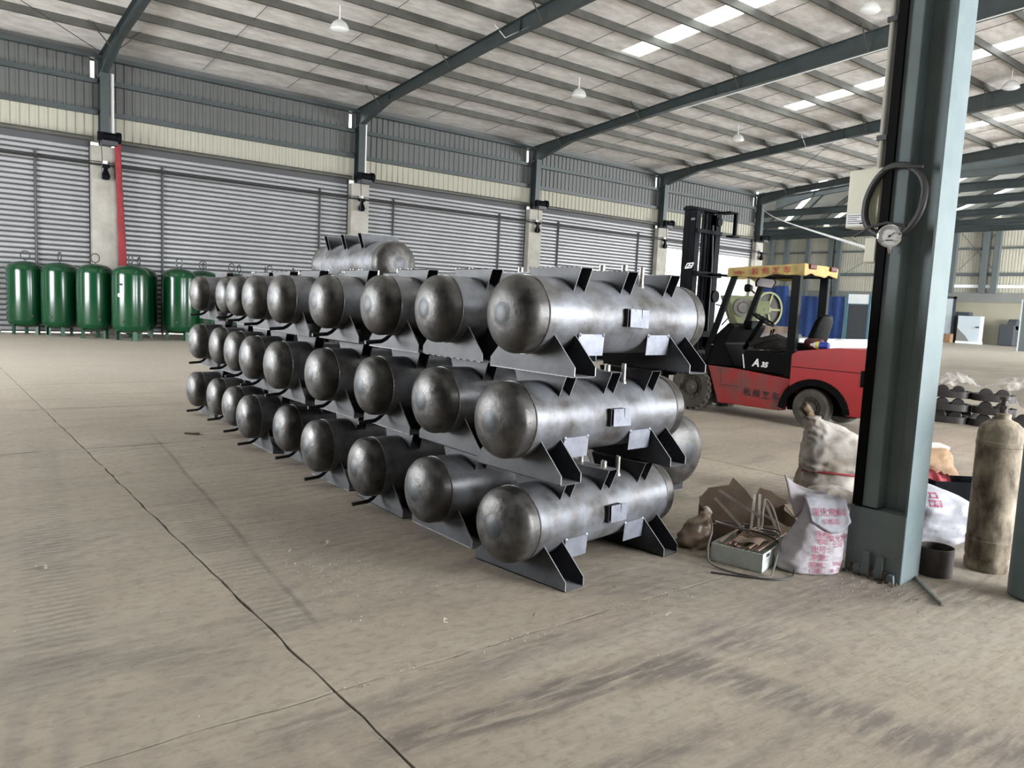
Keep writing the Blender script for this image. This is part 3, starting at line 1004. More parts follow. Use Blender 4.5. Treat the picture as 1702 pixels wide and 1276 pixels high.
for k in range(-22, 24):
    c = Vector((56, 24 + 2.55 * k, 10.20))
    d = Vector((math.cos(az), math.sin(az), 0))
    t0, t1 = (40.6 - c.x) / d.x, (72 - c.x) / d.x
    p, q = c + d * t0, c + d * t1
    if q.y < -4 or p.y > 58:
        continue
    t0 = max(t0, (-5 - c.y) / d.y)
    t1 = min(t1, (58 - c.y) / d.y)
    build('purlin', MB().bar(c + d * t0, c + d * t1, 0.14, 0.34), 'teal_paint', ext, smooth=False)
    if k % 2 == 0:
        build('skylight', skew(MB(), 24 + 2.55 * k + 0.02, 24 + 2.55 * k + 0.58, 10.78, 10.80), 'skylight_sheet', ext, smooth=False)
t = thing('far_column', 'dark steel column at the right edge of the far hall', 'column', (58.2, 19.1, 0))
build('post', MB().box(-0.22, 0.22, -0.22, 0.22, 0, 3.4), 'far_column', t, world=False, smooth=False)
build('post_face', MB().box(-0.24, 0.22, 0.22, 0.30, 0, 3.4), 'pale_blue_panel', t, world=False, smooth=False)

# ------------------------------------------------------------------ pendant dome lamps
LM = [(9.55, 20.4), (18.5, 20.4), (27.6, 20.4), (20.1, 11.0), (29.7, 11.0)]
LL = ['at the upper left, over the first bay', 'under the middle bay of the ceiling', 'small and far off, over the forklift mast',
      'nearest the top of the steel column on its left side', 'right of the steel column beneath a skylight']
dome = MB().lathe([(0.0, 0.30), (0.035, 0.30), (0.05, 0.25), (0.12, 0.22), (0.20, 0.15), (0.255, 0.05), (0.275, 0.0), (0.262, 0.0), (0.24, 0.05), (0.19, 0.13), (0.0, 0.18)], 28)
dm = dome.mesh('shade', 'bulb_glass')
glass = MB().lathe([(0.26, 0.005), (0.22, -0.03), (0.12, -0.055), (0.0, -0.06)], 24).mesh('cover_glass', 'white_plastic')
for (x, y), lab in zip(LM, LL):
    base = {20.4: 8.80, 11.0: 9.62}[y]
    t = thing('pendant_lamp', 'white dome pendant lamp ' + lab, 'lamp', (x, y, base), 0, 'pendant dome lamps')
    obj('shade', dm, t)
    obj('cover_glass', glass, t)
    h = zc(y) - base
    build('hanging_rod', MB().cyl((0, 0, 0.3), (0, 0, h), 0.012, 6), 'white_plastic', t, world=False)
# ------------------------------------------------------------------ steel air tanks
R, LEN, ZC, TIER = 0.215, 1.57, 0.316, 0.59


def head_mesh(sign, R=R, hd=0.108, flange=0.05):
    prof, mis = [], []
    f = lambda r: hd * (1 - (1 - min(1, r / R) ** 2.35) ** 0.46)
    for k in range(5):
        r = R * 0.30 * k / 4
        prof.append((r, f(r) - 0.0045 * math.cos(k / 4 * PI / 2) - (0.0015 if k < 4 else 0)))
        mis.append(1)
    mis[-1] = 0
    for k in range(1, 17):
        a = math.radians(17.5 + 72.5 * k / 16)
        r = R * math.sin(a)
        prof.append((r, f(r)))
        mis.append(0)
    prof.append((R, hd + flange))
    mb = MB().lathe(prof, 44, 'X', mis=mis)
    if sign > 0:
        mb.v = [(-x, y, z) for x, y, z in mb.v]
        mb.f = [f[::-1] for f in mb.f]
    return mb.mesh('head', ['head_steel', 'head_spot'], True, angle=40)


def saddle_mesh(R=R, ZC=ZC, w=0.159, hw=0.357, tipy=0.19, edge=0.055):
    t = 0.006
    ang0 = math.atan2(math.sqrt(R * R - tipy * tipy), tipy)
    tipz = ZC - math.sqrt(R * R - tipy * tipy)
    poly = [(-hw, 0), (hw, 0), (hw, edge), (tipy, tipz)]
    for k in range(1, 12):
        a = -ang0 - (PI - 2 * ang0) * k / 12
        poly.append((R * math.cos(a), ZC + R * math.sin(a)))
    poly += [(-tipy, tipz), (-hw, edge)]
    mb = MB()
    for x in (-w / 2, w / 2 - t):
        mb.prism(poly, x, x + t, 'YZ', 0, 1)
    mb.prism([(-w / 2, 0), (w / 2, 0), (w / 2, t), (-w / 2, t)], -hw, hw, 'XZ', 0, 1)
    return mb.mesh('saddle', ['plate_steel', 'plate_edge'], False)


def bracket_mesh(R=R, ZC=ZC, w=0.09, hw=0.215, ty=0.165, top=TIER - 0.002, edge=0.012):
    t = 0.005
    a0 = math.atan2(math.sqrt(R * R - ty * ty), ty)
    tz = ZC + math.sqrt(R * R - ty * ty)
    poly = [(hw, top), (-hw, top), (-hw, top - edge), (-ty, tz)]
    for k in range(1, 10):
        a = PI - a0 - (PI - 2 * a0) * k / 10
        poly.append((R * math.cos(a), ZC + R * math.sin(a)))
    poly += [(ty, tz), (hw, top - edge)]
    mb = MB()
    for x in (-w / 2, w / 2 - t):
        mb.prism(poly, x, x + t, 'YZ', 0, 1)
    mb.prism([(-w / 2, top - t), (w / 2, top - t), (w / 2, top), (-w / 2, top)], -hw, hw, 'XZ', 0, 1)
    return mb.mesh('top_bracket', ['plate_steel', 'plate_edge'], False)


def weld_mesh(R=R):
    return MB().torus((0, 0, 0), R + 0.0005, 0.0045, 'X', 48, 6).mesh('weld_seam', 'weld_bead', True)


shell_me = MB().lathe([(R, 0), (R, 0.22), (R, 0.5), (R, LEN - 0.316)], 48, 'X').mesh('shell', 'shell_steel', True)
headL, headR = head_mesh(-1), head_mesh(1)
sad_me, brk_me, weld_me = saddle_mesh(), bracket_mesh(), weld_mesh()
pad = MB().box(0, 0.20, -0.004, 0, -0.12, 0.0)
pad.lathe([(0, 0.012), (0.011, 0.008), (0.012, 0.0), (0, -0.006)], 8, 'Y', (0.008, -0.004, -0.004)).lathe([(0, 0.012), (0.011, 0.008), (0.012, 0.0), (0, -0.006)], 8, 'Y', (0.192, -0.004, -0.004))
pad_me = pad.mesh('mounting_pad', 'pad_plate', False)
name_me = MB().box(0, 0.165, -0.0035, 0, -0.052, 0.052).mesh('nameplate', 'pad_plate', False)
namebr_me = MB().box(0, 0.004, -0.026, 0.004, -0.052, 0.052).box(0.06, 0.064, -0.026, 0.004, -0.05, 0.05).box(0.12, 0.124, -0.026, 0.004, -0.05, 0.05).box(0, 0.124, 0.0, 0.006, -0.052, 0.052).mesh('nameplate_bracket', 'black_pipe', False)
noz_me = MB().lathe([(0.016, -0.02), (0.016, 0.115), (0.012, 0.117), (0.011, 0.10), (0, 0.10)], 14).lathe([(0.022, -0.02), (0.020, 0.006), (0.016, 0.012)], 14).mesh('nozzle', 'bright_steel', True)
stub_me = MB().lathe([(0.019, 0.0), (0.019, 0.038), (0.013, 0.040), (0.012, 0.02), (0, 0.02)], 12).mesh('stub', 'bright_steel', True)
drain_me = MB().tube([(0.10, 0, 0.07), (0.055, 0, 0.03), (0.02, 0, 0.012), (-0.11, 0, 0.004)], 0.015, 8).mesh('drain_pipe', 'black_pipe', True)


def make_tank(label, drain):
    t = thing('air_tank', label, 'tank', (0, 0, 0), 0, 'stacked steel air tanks')
    x0 = -LEN / 2
    obj('shell', shell_me, t, (x0 + 0.158, 0, ZC))
    obj('head', headL, t, (x0, 0, ZC))
    obj('head', headR, t, (-x0, 0, ZC))
    obj('weld_seam', weld_me, t, (x0 + 0.158, 0, ZC))
    obj('weld_seam', weld_me, t, (-x0 - 0.158, 0, ZC))
    for sx in (0.2985, 1.2575):
        obj('saddle', sad_me, t, (x0 + sx, 0, 0))
    for bx in (0.41, 0.785, 1.165):
        obj('top_bracket', brk_me, t, (x0 + bx, 0, 0))
    obj('nameplate_bracket', namebr_me, t, (x0 + 0.735, -0.213, ZC + 0.005))
    o = obj('nameplate', name_me, t, (x0 + 0.755, -0.239, ZC + 0.005))
    o.rotation_euler = (math.radians(-3), math.radians(2), math.radians(2))
    for px in (0.395, 0.965):
        o = obj('mounting_pad', pad_me, t, (x0 + px, -0.194, 0.222))
        o.rotation_euler = (math.radians(4), 0, 0)
    obj('nozzle', noz_me, t, (x0 + 1.0, -0.09, ZC + R - 0.022))
    obj('stub', stub_me, t, (x0 + 0.80, -0.13, TIER - 0.004))
    obj('stub', stub_me, t, (x0 + 0.80, 0.05, TIER - 0.004))
    if drain:
        obj('drain_pipe', drain_me, t, (x0 + 0.10, -0.01, 0.045))
    return t


ORD = ['front', 'second', 'third', 'fourth', 'fifth', 'sixth', 'seventh', 'eighth', 'rearmost']
LAY = [
    ('bottom', 0, [2.507, 2.54, 2.51, 2.52, 2.62, 2.54, 2.64, 2.72, 2.70], [3.385, 4.19, 4.96, 5.86, 6.74, 7.50, 8.28, 9.08, 9.84]),
    ('middle', 1, [2.486, 2.57, 2.57, 2.54, 2.50, 2.56, 2.67, 2.76, 2.74], [3.375, 4.18, 5.01, 5.86, 6.67, 7.50, 8.32, 9.13, 9.91]),
    ('top', 2, [2.497, 2.57, 2.57, 2.56, 2.54, 2.60, 2.72, 2.86, 2.78], [3.292, 4.17, 4.95, 5.84, 6.70, 7.56, 8.42, 9.22, 10.02]),
]
YAWS = {(0, 0): 0.130, (1, 0): 0.060, (2, 0): 0.023}
proto = {}
for tier, ti, xs_, ys_ in LAY:
    for k in range(9):
        lab = 'steel air tank, %s tier of the long stack, %s' % (tier, {0: 'at its front end', 8: 'rearmost by the green tanks'}.get(k, ORD[k] + ' from its front end'))
        dr = k >= 2
        yaw = YAWS.get((ti, k), 0.02 * math.sin(k * 2.3 + ti))
        c = (xs_[k] + LEN / 2, ys_[k], ti * TIER)
        if dr not in proto:
            t = proto[dr] = make_tank(lab, dr)
            t.location, t.rotation_euler = c, (0, 0, yaw)
        else:
            dup(proto[dr], c, yaw, lab)

# bigger tanks of a second stack behind, lying across the first
BR, BL, BZ, BT = 0.30, 2.25, 0.40, 0.80
bshell = MB().lathe([(BR, 0), (BR, BL - 0.42)], 48, 'X').mesh('shell', 'shell_steel', True)
bhl, bhr = head_mesh(-1, BR, 0.15, 0.06), head_mesh(1, BR, 0.15, 0.06)
bsad, bbrk, bweld = saddle_mesh(BR, BZ, 0.18, 0.30, 0.24, 0.06), bracket_mesh(BR, BZ, 0.10, 0.29, 0.23, BT - 0.002, 0.015), weld_mesh(BR)


def big_tank(label):
    t = thing('large_air_tank', label, 'tank', (0, 0, 0), 0, 'large tanks behind the stack')
    x0 = -BL / 2
    obj('shell', bshell, t, (x0 + 0.21, 0, BZ))
    obj('head', bhl, t, (x0, 0, BZ))
    obj('head', bhr, t, (-x0, 0, BZ))
    obj('weld_seam', bweld, t, (x0 + 0.21, 0, BZ))
    obj('weld_seam', bweld, t, (-x0 - 0.21, 0, BZ))
    for sx in (0.36, 1.85):
        obj('saddle', bsad, t, (x0 + sx, 0, 0))
    for bx in (0.60, 1.12, 1.66):
        obj('top_bracket', bbrk, t, (x0 + bx, 0, 0))
    obj('stub', stub_me, t, (x0 + 0.85, 0.0, BZ + BR))
    return t


b0 = big_tank('larger steel tank on the floor, its domed end showing behind the front tanks')
b0.location, b0.rotation_euler = (5.02, 3.97 + BL / 2, 0), (0, 0, PI / 2)
for i, lab in enumerate(('larger steel tank lowest of the cross stack behind, hidden on the floor', 'larger steel tank in the middle of the cross stack behind',
                         'larger steel tank alone above the stack, three brackets against the shutters')):
    dup(b0, (5.09, 8.9 + BL / 2, BT * i), PI / 2, lab)

# ------------------------------------------------------------------ green vertical receivers by the wall
gb = MB().lathe([(0.0, 0.20), (0.16, 0.205), (0.32, 0.235), (0.43, 0.29), (0.48, 0.37), (0.488, 0.42), (0.488, 1.86), (0.48, 1.91), (0.43, 2.00), (0.32, 2.075), (0.16, 2.12), (0.0, 2.13)], 48).mesh('body', 'green_gloss', True, angle=25)
gleg = MB().box(-0.05, 0.05, -0.006, 0.006, 0, 0.40).box(-0.05, -0.038, -0.006, 0.09, 0, 0.40).box(-0.07, 0.07, -0.02, 0.11, 0, 0.012).mesh('leg', 'green_dark', False)
ring = MB().torus((0, 0, 0.165), 0.125, 0.016, 'X', 28, 8).cyl((0, 0, -0.02), (0, 0, 0.045), 0.018, 8).mesh('lifting_ring', 'ring_steel', True)
sock = MB().lathe([(0.032, -0.03), (0.032, 0.035), (0.022, 0.037), (0.020, 0.01), (0, 0.01)], 14, 'X').mesh('socket', 'ring_steel', True)
gseam = MB().torus((0, 0, 0), 0.489, 0.006, 'Z', 48, 6).mesh('weld_seam', 'green_gloss', True)
gplate = MB().box(-0.012, 0.0, -0.085, 0.085, -0.045, 0.045).mesh('nameplate', 'brass', False)


def green(label):
    t = thing('green_tank', label, 'tank', (0, 0, 0), 0, 'green upright tanks')
    obj('body', gb, t)
    obj('weld_seam', gseam, t, (0, 0, 0.42))
    obj('weld_seam', gseam, t, (0, 0, 1.86))
    for k in range(3):
        a = 2 * PI * k / 3 + 0.35
        obj('leg', gleg, t, (0.37 * math.cos(a), 0.37 * math.sin(a), 0), a + PI / 2)
    r = obj('lifting_ring', ring, t, (0, 0, 2.13))
    obj('socket', sock, t, (-0.485 * math.cos(0.7), -0.485 * math.sin(0.7), 0.55), 0.7 + PI)
    return t


GL = [((2.77, 26.66), 'green upright tank leftmost of the front row, against the grey shutter', 1.1),
      ((3.55, 25.95), 'green upright tank second from the left in the front row', 0.2),
      ((4.30, 24.95), 'green upright tank third from the left, in front of the concrete pier', 0.9),
      ((5.03, 24.00), 'green upright tank with a brass nameplate below the red banner', 1.0),
      ((6.42, 24.30), 'green upright tank just left of the rear end of the steel stack', 0.5)]
gp = green(GL[0][1])
gp.location = (*GL[0][0], 0)
gp.rotation_euler = (0, 0, GL[0][2])
gspots = [GL[0][0]]
for (p, lab, a) in GL[1:]:
    g = dup(gp, (*p, 0), a if 'brass' not in lab else 0.24, lab)
    gspots.append(p)
    if 'brass' in lab:
        a = 0.62
        obj('nameplate', gplate, g, (-0.492 * math.cos(a), -0.492 * math.sin(a), 1.28), a)
        o = obj('gauge_boss', sock, g, (-0.485 * math.cos(a), -0.485 * math.sin(a), 1.58), a + PI)
cand = [(5.55, 25.3), (7.3, 25.0), (6.7, 26.1), (4.45, 26.35), (5.75, 26.32), (8.35, 25.5), (7.75, 26.5), (9.5, 25.2), (8.9, 26.4), (10.6, 25.9), (11.7, 25.3), (9.95, 26.8), (12.9, 25.7)]
HID = ['behind the tank with the nameplate', 'showing only its ring above the rear of the stack']
k = 0
words = ['first', 'second', 'third', 'fourth', 'fifth', 'sixth', 'seventh', 'eighth', 'ninth', 'tenth', 'eleventh', 'twelfth', 'thirteenth']
for p in sorted(cand, key=lambda q: q[0] / q[1]):
    if all((p[0] - q[0]) ** 2 + (p[1] - q[1]) ** 2 > 0.98 for q in gspots):
        gspots.append(p)
        dup(gp, (*p, 0), random.uniform(-0.6, 1.4), 'green upright tank mostly hidden in the back rows, %s ring from the left there' % words[k])
        k += 1
# ------------------------------------------------------------------ forklift: local x across (0 = near side), y forward from the rear axle
fk = thing('forklift', 'red and black forklift truck with a yellow canopy, parked behind the tanks', 'forklift', (9.93, 5.80, 0), math.radians(3.5))


def fp(name, mb, m, parent=None, smooth=False, bevel=0.0, angle=32):
    return build(name, mb, m, parent or fk, smooth, False, angle, bevel=bevel)


def wheel(name, x, y, r, w, side):
    s = -1 if side == 0 else 1
    tyre = MB().lathe([(r * 0.56, -w / 2 + 0.02), (r * 0.60, -w / 2), (r * 0.90, -w / 2), (r * 0.985, -w / 2 + 0.03), (r, -w * 0.2), (r, w * 0.2), (r * 0.985, w / 2 - 0.03), (r * 0.90, w / 2), (r * 0.60, w / 2), (r * 0.56, w / 2 - 0.02)], 48, 'X')
    n = 22 if 'front' in name else 0
    for k in range(n):
        a = 2 * PI * k / n
        for sd in (-1, 1):
            a2 = a + (PI / n if sd > 0 else 0)
            c, q = math.cos(a2), math.sin(a2)
            p0 = Vector((sd * w * 0.05, c * (r - 0.004), q * (r - 0.004)))
            p1 = Vector((sd * w * 0.49, math.cos(a2 + 0.10) * (r - 0.012), math.sin(a2 + 0.10) * (r - 0.012)))
            tyre.bar(p0, p1, 0.045, 0.034, up=(0, c, q))
    t = fp(name, tyre, 'rubber', None, True)
    t.location = (x, y, r + 0.012)
    rim = MB().lathe([(r * 0.57, s * w * 0.40), (r * 0.54, s * w * 0.44), (r * 0.50, s * w * 0.30), (r * 0.34, s * w * 0.26), (r * 0.30, s * w * 0.40), (r * 0.17, s * w * 0.44), (r * 0.14, s * w * 0.62), (0, s * w * 0.64)], 32, 'X')
    for k in range(10):
        a = 2 * PI * k / 10
        rim.cyl((s * w * 0.26, r * 0.42 * math.cos(a), r * 0.42 * math.sin(a)), (s * w * 0.36, r * 0.42 * math.cos(a), r * 0.42 * math.sin(a)), 0.013, 6)
    if s < 0:
        rim.f = [f[::-1] for f in rim.f]
    build('wheel_rim', rim, 'wheel_rim', t, True, False, 30)
    return t


wheel('rear_wheel', 0.10, 0.0, 0.275, 0.19, 0)
wheel('rear_wheel', 1.03, 0.0, 0.275, 0.19, 1)
wheel('front_wheel', 0.12, 2.0, 0.36, 0.25, 0)
wheel('front_wheel', 1.03, 2.0, 0.36, 0.25, 1)

# red side frame with a recessed step
side = [(0.46, 0.19), (1.50, 0.18), (1.72, 0.74), (1.25, 0.73), (0.30, 0.66), (0.30, 0.62), (0.40, 0.50), (0.45, 0.35)]
fp('frame', MB().prism(side, 0.02, 0.22, 'YZ').prism(side, 0.93, 1.13, 'YZ').box(0.22, 0.93, 0.5, 1.6, 0.22, 0.60), 'forklift_red_dusty', bevel=0.012)
fp('step', MB().box(0.0, 0.05, 1.14, 1.46, 0.47, 0.49).box(0.012, 0.02, 1.14, 1.46, 0.49, 0.72), 'forklift_red_dusty', bevel=0.003)
fp('floor_plate', MB().box(0.06, 1.09, 1.15, 1.72, 0.70, 0.74), 'forklift_black')
# counterweight with the wheel arch
arch = []
for k in range(15):
    a = math.radians(185 - k * 150 / 14)
    arch.append((-0.05 + 0.47 * math.cos(a), 0.20 + 0.44 * math.sin(a)))
cw = [(-0.82, 0.25)] + [p for p in arch if p[1] > 0.2] + [(0.33, 0.50), (0.335, 1.02), (0.25, 1.075), (-0.30, 1.155), (-0.78, 1.165), (-0.90, 1.05), (-0.92, 0.5)]
fp('counterweight', MB().prism(cw, 0.0, 1.15, 'YZ'), 'forklift_red', bevel=0.03)
fp('wheel_arch', MB().box(0.24, 0.91, -0.55, 0.46, 0.20, 0.66), 'forklift_black')
aw = MB()
pa = [(-0.05 + 0.485 * math.cos(math.radians(a)), 0.20 + 0.455 * math.sin(math.radians(a))) for a in range(5, 181, 12)]
for (p, q) in zip(pa[:-1], pa[1:]):
    aw.bar((0.004, p[0], p[1]), (0.004, q[0], q[1]), 0.02, 0.095, up=(0, p[0] + 0.05, p[1] - 0.2))
fp('arch_trim', aw, 'forklift_black')
fp('tow_slot', MB().box(-0.005, 0.3, -0.93, -0.68, 0.66, 0.88), 'forklift_black')
fp('crease_line', MB().box(-0.004, 0.006, -0.80, 0.32, 0.842, 0.850), 'forklift_black')
# black hood with the model mark
hood = [(0.335, 0.70), (1.10, 0.735), (1.16, 0.95), (1.10, 1.015), (0.60, 1.03), (0.335, 1.03)]
hd = fp('hood', MB().prism(hood, 0.035, 1.115, 'YZ'), 'forklift_black', bevel=0.02)
lettering('A', 0.155, (0.034, 0.905, 0.845), (0, -1, -0.03), (0, 0, 1), 'letter_white', fk, 'model_mark', 0.25, 0.006)
lettering('35', 0.105, (0.034, 0.765, 0.828), (0, -1, -0.03), (0, 0, 1), 'letter_white', fk, 'model_mark', 0.25, 0.005)
fp('hood_stripe', MB().bar((0.033, 1.09, 0.75), (0.033, 1.13, 0.96), 0.006, 0.014, up=(0, 1, 0)), 'letter_white')
for i, ch in enumerate('杭州叉车'):
    lettering(ch, 0.125, (0.017, 1.00 - 0.155 * i, 0.395 - 0.006 * i), (0, -1, -0.04), (0, 0, 1), 'letter_black', fk, 'side_lettering', 0.0, 0.003)
# cowl, dash, steering
cowl = [(1.30, 0.74), (1.80, 0.74), (1.86, 0.92), (1.70, 1.20), (1.46, 1.42), (1.36, 1.38), (1.50, 1.10)]
fp('cowl', MB().prism(cowl, 0.10, 1.05, 'YZ'), 'forklift_black', bevel=0.02)
fp('dash_panel', MB().box(0.45, 0.75, 1.28, 1.42, 1.32, 1.46), 'mast_black', bevel=0.02)
st = fp('steering_wheel', MB().torus((0, 0, 0), 0.18, 0.016, 'Z', 32, 8).bar((-0.17, 0, 0), (0.17, 0, 0), 0.03, 0.014).bar((0, 0, 0), (0, 0.17, 0), 0.03, 0.014).lathe([(0, 0.03), (0.04, 0.02), (0.045, -0.02), (0, -0.03)], 16), 'forklift_black', None, True)
st.location, st.rotation_euler = (0.42, 1.06, 1.49), (math.radians(28), math.radians(8), 0)
fp('steering_column', MB().cyl((0.42, 1.08, 1.47), (0.44, 1.36, 1.02), 0.035, 10), 'forklift_black', None, True)
fp('lever', MB().tube([(0.75, 1.2, 1.0), (0.75, 1.1, 1.30)], 0.010, 6).tube([(0.82, 1.2, 1.0), (0.82, 1.1, 1.32)], 0.010, 6).lathe([(0, 0.03), (0.022, 0.0), (0, -0.03)], 8, o=(0.75, 1.1, 1.31)).lathe([(0, 0.03), (0.022, 0.0), (0, -0.03)], 8, o=(0.82, 1.1, 1.33)), 'forklift_black', None, True)
# seat
sb = MB().loft([(0.62, 0.30, 1.10, 0.20, 0.09, 0), (0.62, 0.26, 1.3, 0.23, 0.085, 0), (0.62, 0.20, 1.5, 0.21, 0.075, 0), (0.62, 0.18, 1.58, 0.15, 0.06, 0), (0.62, 0.18, 1.605, 0.05, 0.03, 0)], 24, e=0.7)
fp('seat_back', sb, 'forklift_black', None, True)
fp('seat_cushion', MB().loft([(0.62, 0.55, 1.03, 0.23, 0.24, 0), (0.62, 0.55, 1.12, 0.24, 0.25, 0), (0.62, 0.55, 1.17, 0.20, 0.21, 0)], 24, e=0.6), 'forklift_black', None, True)
# overhead guard
for x in (0.03, 0.86):
    fp('rear_post', MB().box(x, x + 0.09, 0.31, 0.44, 0.68, 2.17), 'post_dark', bevel=0.012)
for x in (0.06, 0.90):
    fp('front_post', MB().bar((x + 0.04, 1.86, 0.80), (x + 0.04, 1.40, 2.16), 0.07, 0.085, up=(0, 1, 0.3)), 'post_dark', bevel=0.01)
gr = MB()
for x in (0.02, 0.92):
    gr.box(x, x + 0.07, 0.28, 1.44, 2.14, 2.22)
for k in range(8):
    gr.box(0.05, 0.96, 0.30 + k * 0.155, 0.34 + k * 0.155, 2.15, 2.21)
fp('guard_frame', gr, 'post_dark')


def canopy(u, v):
    # u runs round the skirt (0..1), v from hem to roof centre
    per = [(0.0, 1.48), (0.0, 0.24), (1.0, 0.24), (1.0, 1.48)]
    s = u * 4
    i = int(s) % 4
    f = s - int(s)
    a, b = per[i], per[(i + 1) % 4]
    x, y = a[0] + (b[0] - a[0]) * f, a[1] + (b[1] - a[1]) * f
    cx, cyy = 0.5, 0.86
    tilt = (y - 0.86) * -0.045
    if v < 0.45:
        k = v / 0.45
        z = 2.125 + 0.15 * k + (1 - k) * (0.016 * math.sin(u * 46) + 0.008 * math.sin(u * 91)) + tilt
        bul = 0.012 * math.sin(u * 60 + v * 5) * (1 - k)
        dx, dy = x - cx, y - cyy
        return (x + (bul if abs(dx) > 0.45 else 0), y + (bul if abs(dx) <= 0.45 else 0), z)
    k = (v - 0.45) / 0.55
    return (x + (cx - x) * k, y + (cyy - y) * k, 2.275 + tilt * (1 - k) + 0.035 * math.sin(k * PI / 2) + 0.006 * noise.noise(Vector((x * 6, y * 6, k * 3))))


cn = fp('canopy', MB().grid(canopy, 96, 14, closed=True), 'canvas_yellow', None, True, angle=50)
md = cn.modifiers.new('thick', 'SOLIDIFY')
md.thickness = 0.006
for i, ch in enumerate('杭州叉车'):
    lettering(ch, 0.105, (-0.014, 1.02 - 0.172 * i, 2.195 - 0.007 + 0.0075 * i), (0, -1, 0.045), (0, 0, 1), 'letter_red', fk, 'canopy_lettering', 0, 0.002)
dia = MB()
for (a, b) in (((1.36, 2.172), (1.27, 2.20)), ((1.27, 2.20), (1.18, 2.178)), ((1.18, 2.178), (1.27, 2.145)), ((1.27, 2.145), (1.36, 2.172)), ((1.32, 2.16), (1.24, 2.19)), ((1.30, 2.185), (1.22, 2.16))):
    dia.bar((-0.014, *a), (-0.014, *b), 0.003, 0.010, up=(0, 0, 1))
fp('canopy_emblem', dia, 'letter_red')
for x in (0.10, 0.72):
    l = fp('tail_lamp', MB().box(x, x + 0.19, 0.205, 0.235, 2.235, 2.305), 'tail_red', bevel=0.012)
k_ = 1.45
m = fp('mirror', MB().prism([(x * k_, z * k_) for x, z in [(-0.10, -0.045), (0.08, -0.05), (0.11, 0.02), (0.09, 0.06), (-0.08, 0.06), (-0.11, 0.0)]], -0.014, 0.014, 'XZ'), 'forklift_black', bevel=0.005)
m.location, m.rotation_euler = (0.70, 1.24, 2.05), (0.1, 0.08, -0.75)
build('mirror_glass', MB().prism([(x * k_, z * k_) for x, z in [(-0.085, -0.035), (0.07, -0.04), (0.095, 0.018), (0.08, 0.05), (-0.07, 0.05), (-0.095, 0.0)]], -0.018, -0.0145, 'XZ'), 'grey_glass', m, False, False)
fp('mirror_arm', MB().tube([(0.94, 1.42, 2.14), (0.80, 1.36, 2.13), (0.70, 1.29, 2.10)], 0.008, 6), 'forklift_black', None, True)
fp('work_lamp', MB().lathe([(0, -0.05), (0.045, -0.045), (0.065, 0.0), (0.062, 0.05), (0, 0.055)], 16, 'Y', (0.86, 1.62, 1.98)).cyl((0.93, 1.55, 1.9), (0.86, 1.60, 1.97), 0.012, 6), 'forklift_black', None, True)
# mast
mast = MB()
for x in (0.26, 0.84):
    mast.box(x, x + 0.13, 2.30, 2.312, 0.10, 3.19).box(x, x + 0.13, 2.418, 2.43, 0.10, 3.19).box(x + (0 if x < 0.5 else 0.115), x + (0.015 if x < 0.5 else 0.13), 2.30, 2.43, 0.10, 3.19)
fp('outer_mast', mast, 'mast_black')
mi = MB()
for x in (0.285, 0.835):
    mi.box(x, x + 0.11, 2.43, 2.444, 0.13, 3.27).box(x, x + 0.11, 2.54, 2.554, 0.13, 3.27).box(x + (0 if x < 0.5 else 0.095), x + (0.015 if x < 0.5 else 0.11), 2.43, 2.554, 0.13, 3.27)
fp('inner_mast', mi, 'mast_black')
fp('mast_crosshead', MB().box(0.26, 0.97, 2.30, 2.56, 3.20, 3.245).box(0.86, 1.10, 2.06, 2.34, 3.20, 3.225).box(1.04, 1.09, 2.06, 2.12, 2.84, 3.20).box(0.92, 1.12, 2.02, 2.16, 2.81, 2.84), 'mast_black', bevel=0.006)
fp('mast_crossbar', MB().box(0.27, 0.96, 2.26, 2.31, 2.84, 2.90), 'mast_black')
fp('mast_crossbar', MB().box(0.27, 0.97, 2.22, 2.31, 2.14, 2.22).bar((0.62, 2.25, 2.18), (0.60, 1.48, 2.14), 0.05, 0.04), 'mast_black')
fp('mast_crossbar', MB().box(0.27, 0.96, 2.24, 2.31, 1.15, 1.25), 'mast_black')
for x in (0.47, 0.73):
    c = fp('lift_cylinder', MB().cyl((x, 2.42, 0.15), (x, 2.42, 1.72), 0.045, 14).cyl((x, 2.42, 1.72), (x, 2.42, 1.76), 0.052, 14), 'mast_black', None, True)
    build('piston_rod', MB().cyl((x, 2.42, 1.76), (x, 2.42, 3.2), 0.026, 12), 'mast_black', c, True, False)
fp('lift_chain', MB().box(0.56, 0.60, 2.38, 2.40, 0.4, 3.16).box(0.63, 0.66, 2.36, 2.375, 0.4, 3.16), 'mast_black')
fp('mast_hose', MB().tube([(0.80, 2.34, 3.0), (0.79, 2.30, 2.4), (0.80, 2.30, 1.2), (0.78, 2.1, 0.9)], 0.014, 6).tube([(0.93, 2.26, 1.7), (0.95, 2.06, 1.66), (0.95, 2.0, 1.5), (0.93, 2.12, 1.36)], 0.013, 6), 'hose_black', None, True)
fp('pulley', MB().lathe([(0.0, -0.02), (0.07, -0.02), (0.07, 0.02), (0.0, 0.02)], 20, 'Y', (0.90, 2.29, 3.06)), 'mast_black', None, True)
fp('pulley', MB().lathe([(0.0, -0.03), (0.10, -0.03), (0.10, 0.01), (0.0, 0.01)], 20, 'Y', (0.90, 2.28, 1.83)), 'mast_black', None, True)
fp('bolt', MB().cyl((0.255, 2.34, 3.05), (0.262, 2.34, 3.05), 0.02, 8).cyl((0.255, 2.38, 3.05), (0.262, 2.38, 3.05), 0.02, 8), 'cable_grey')
lg = MB()
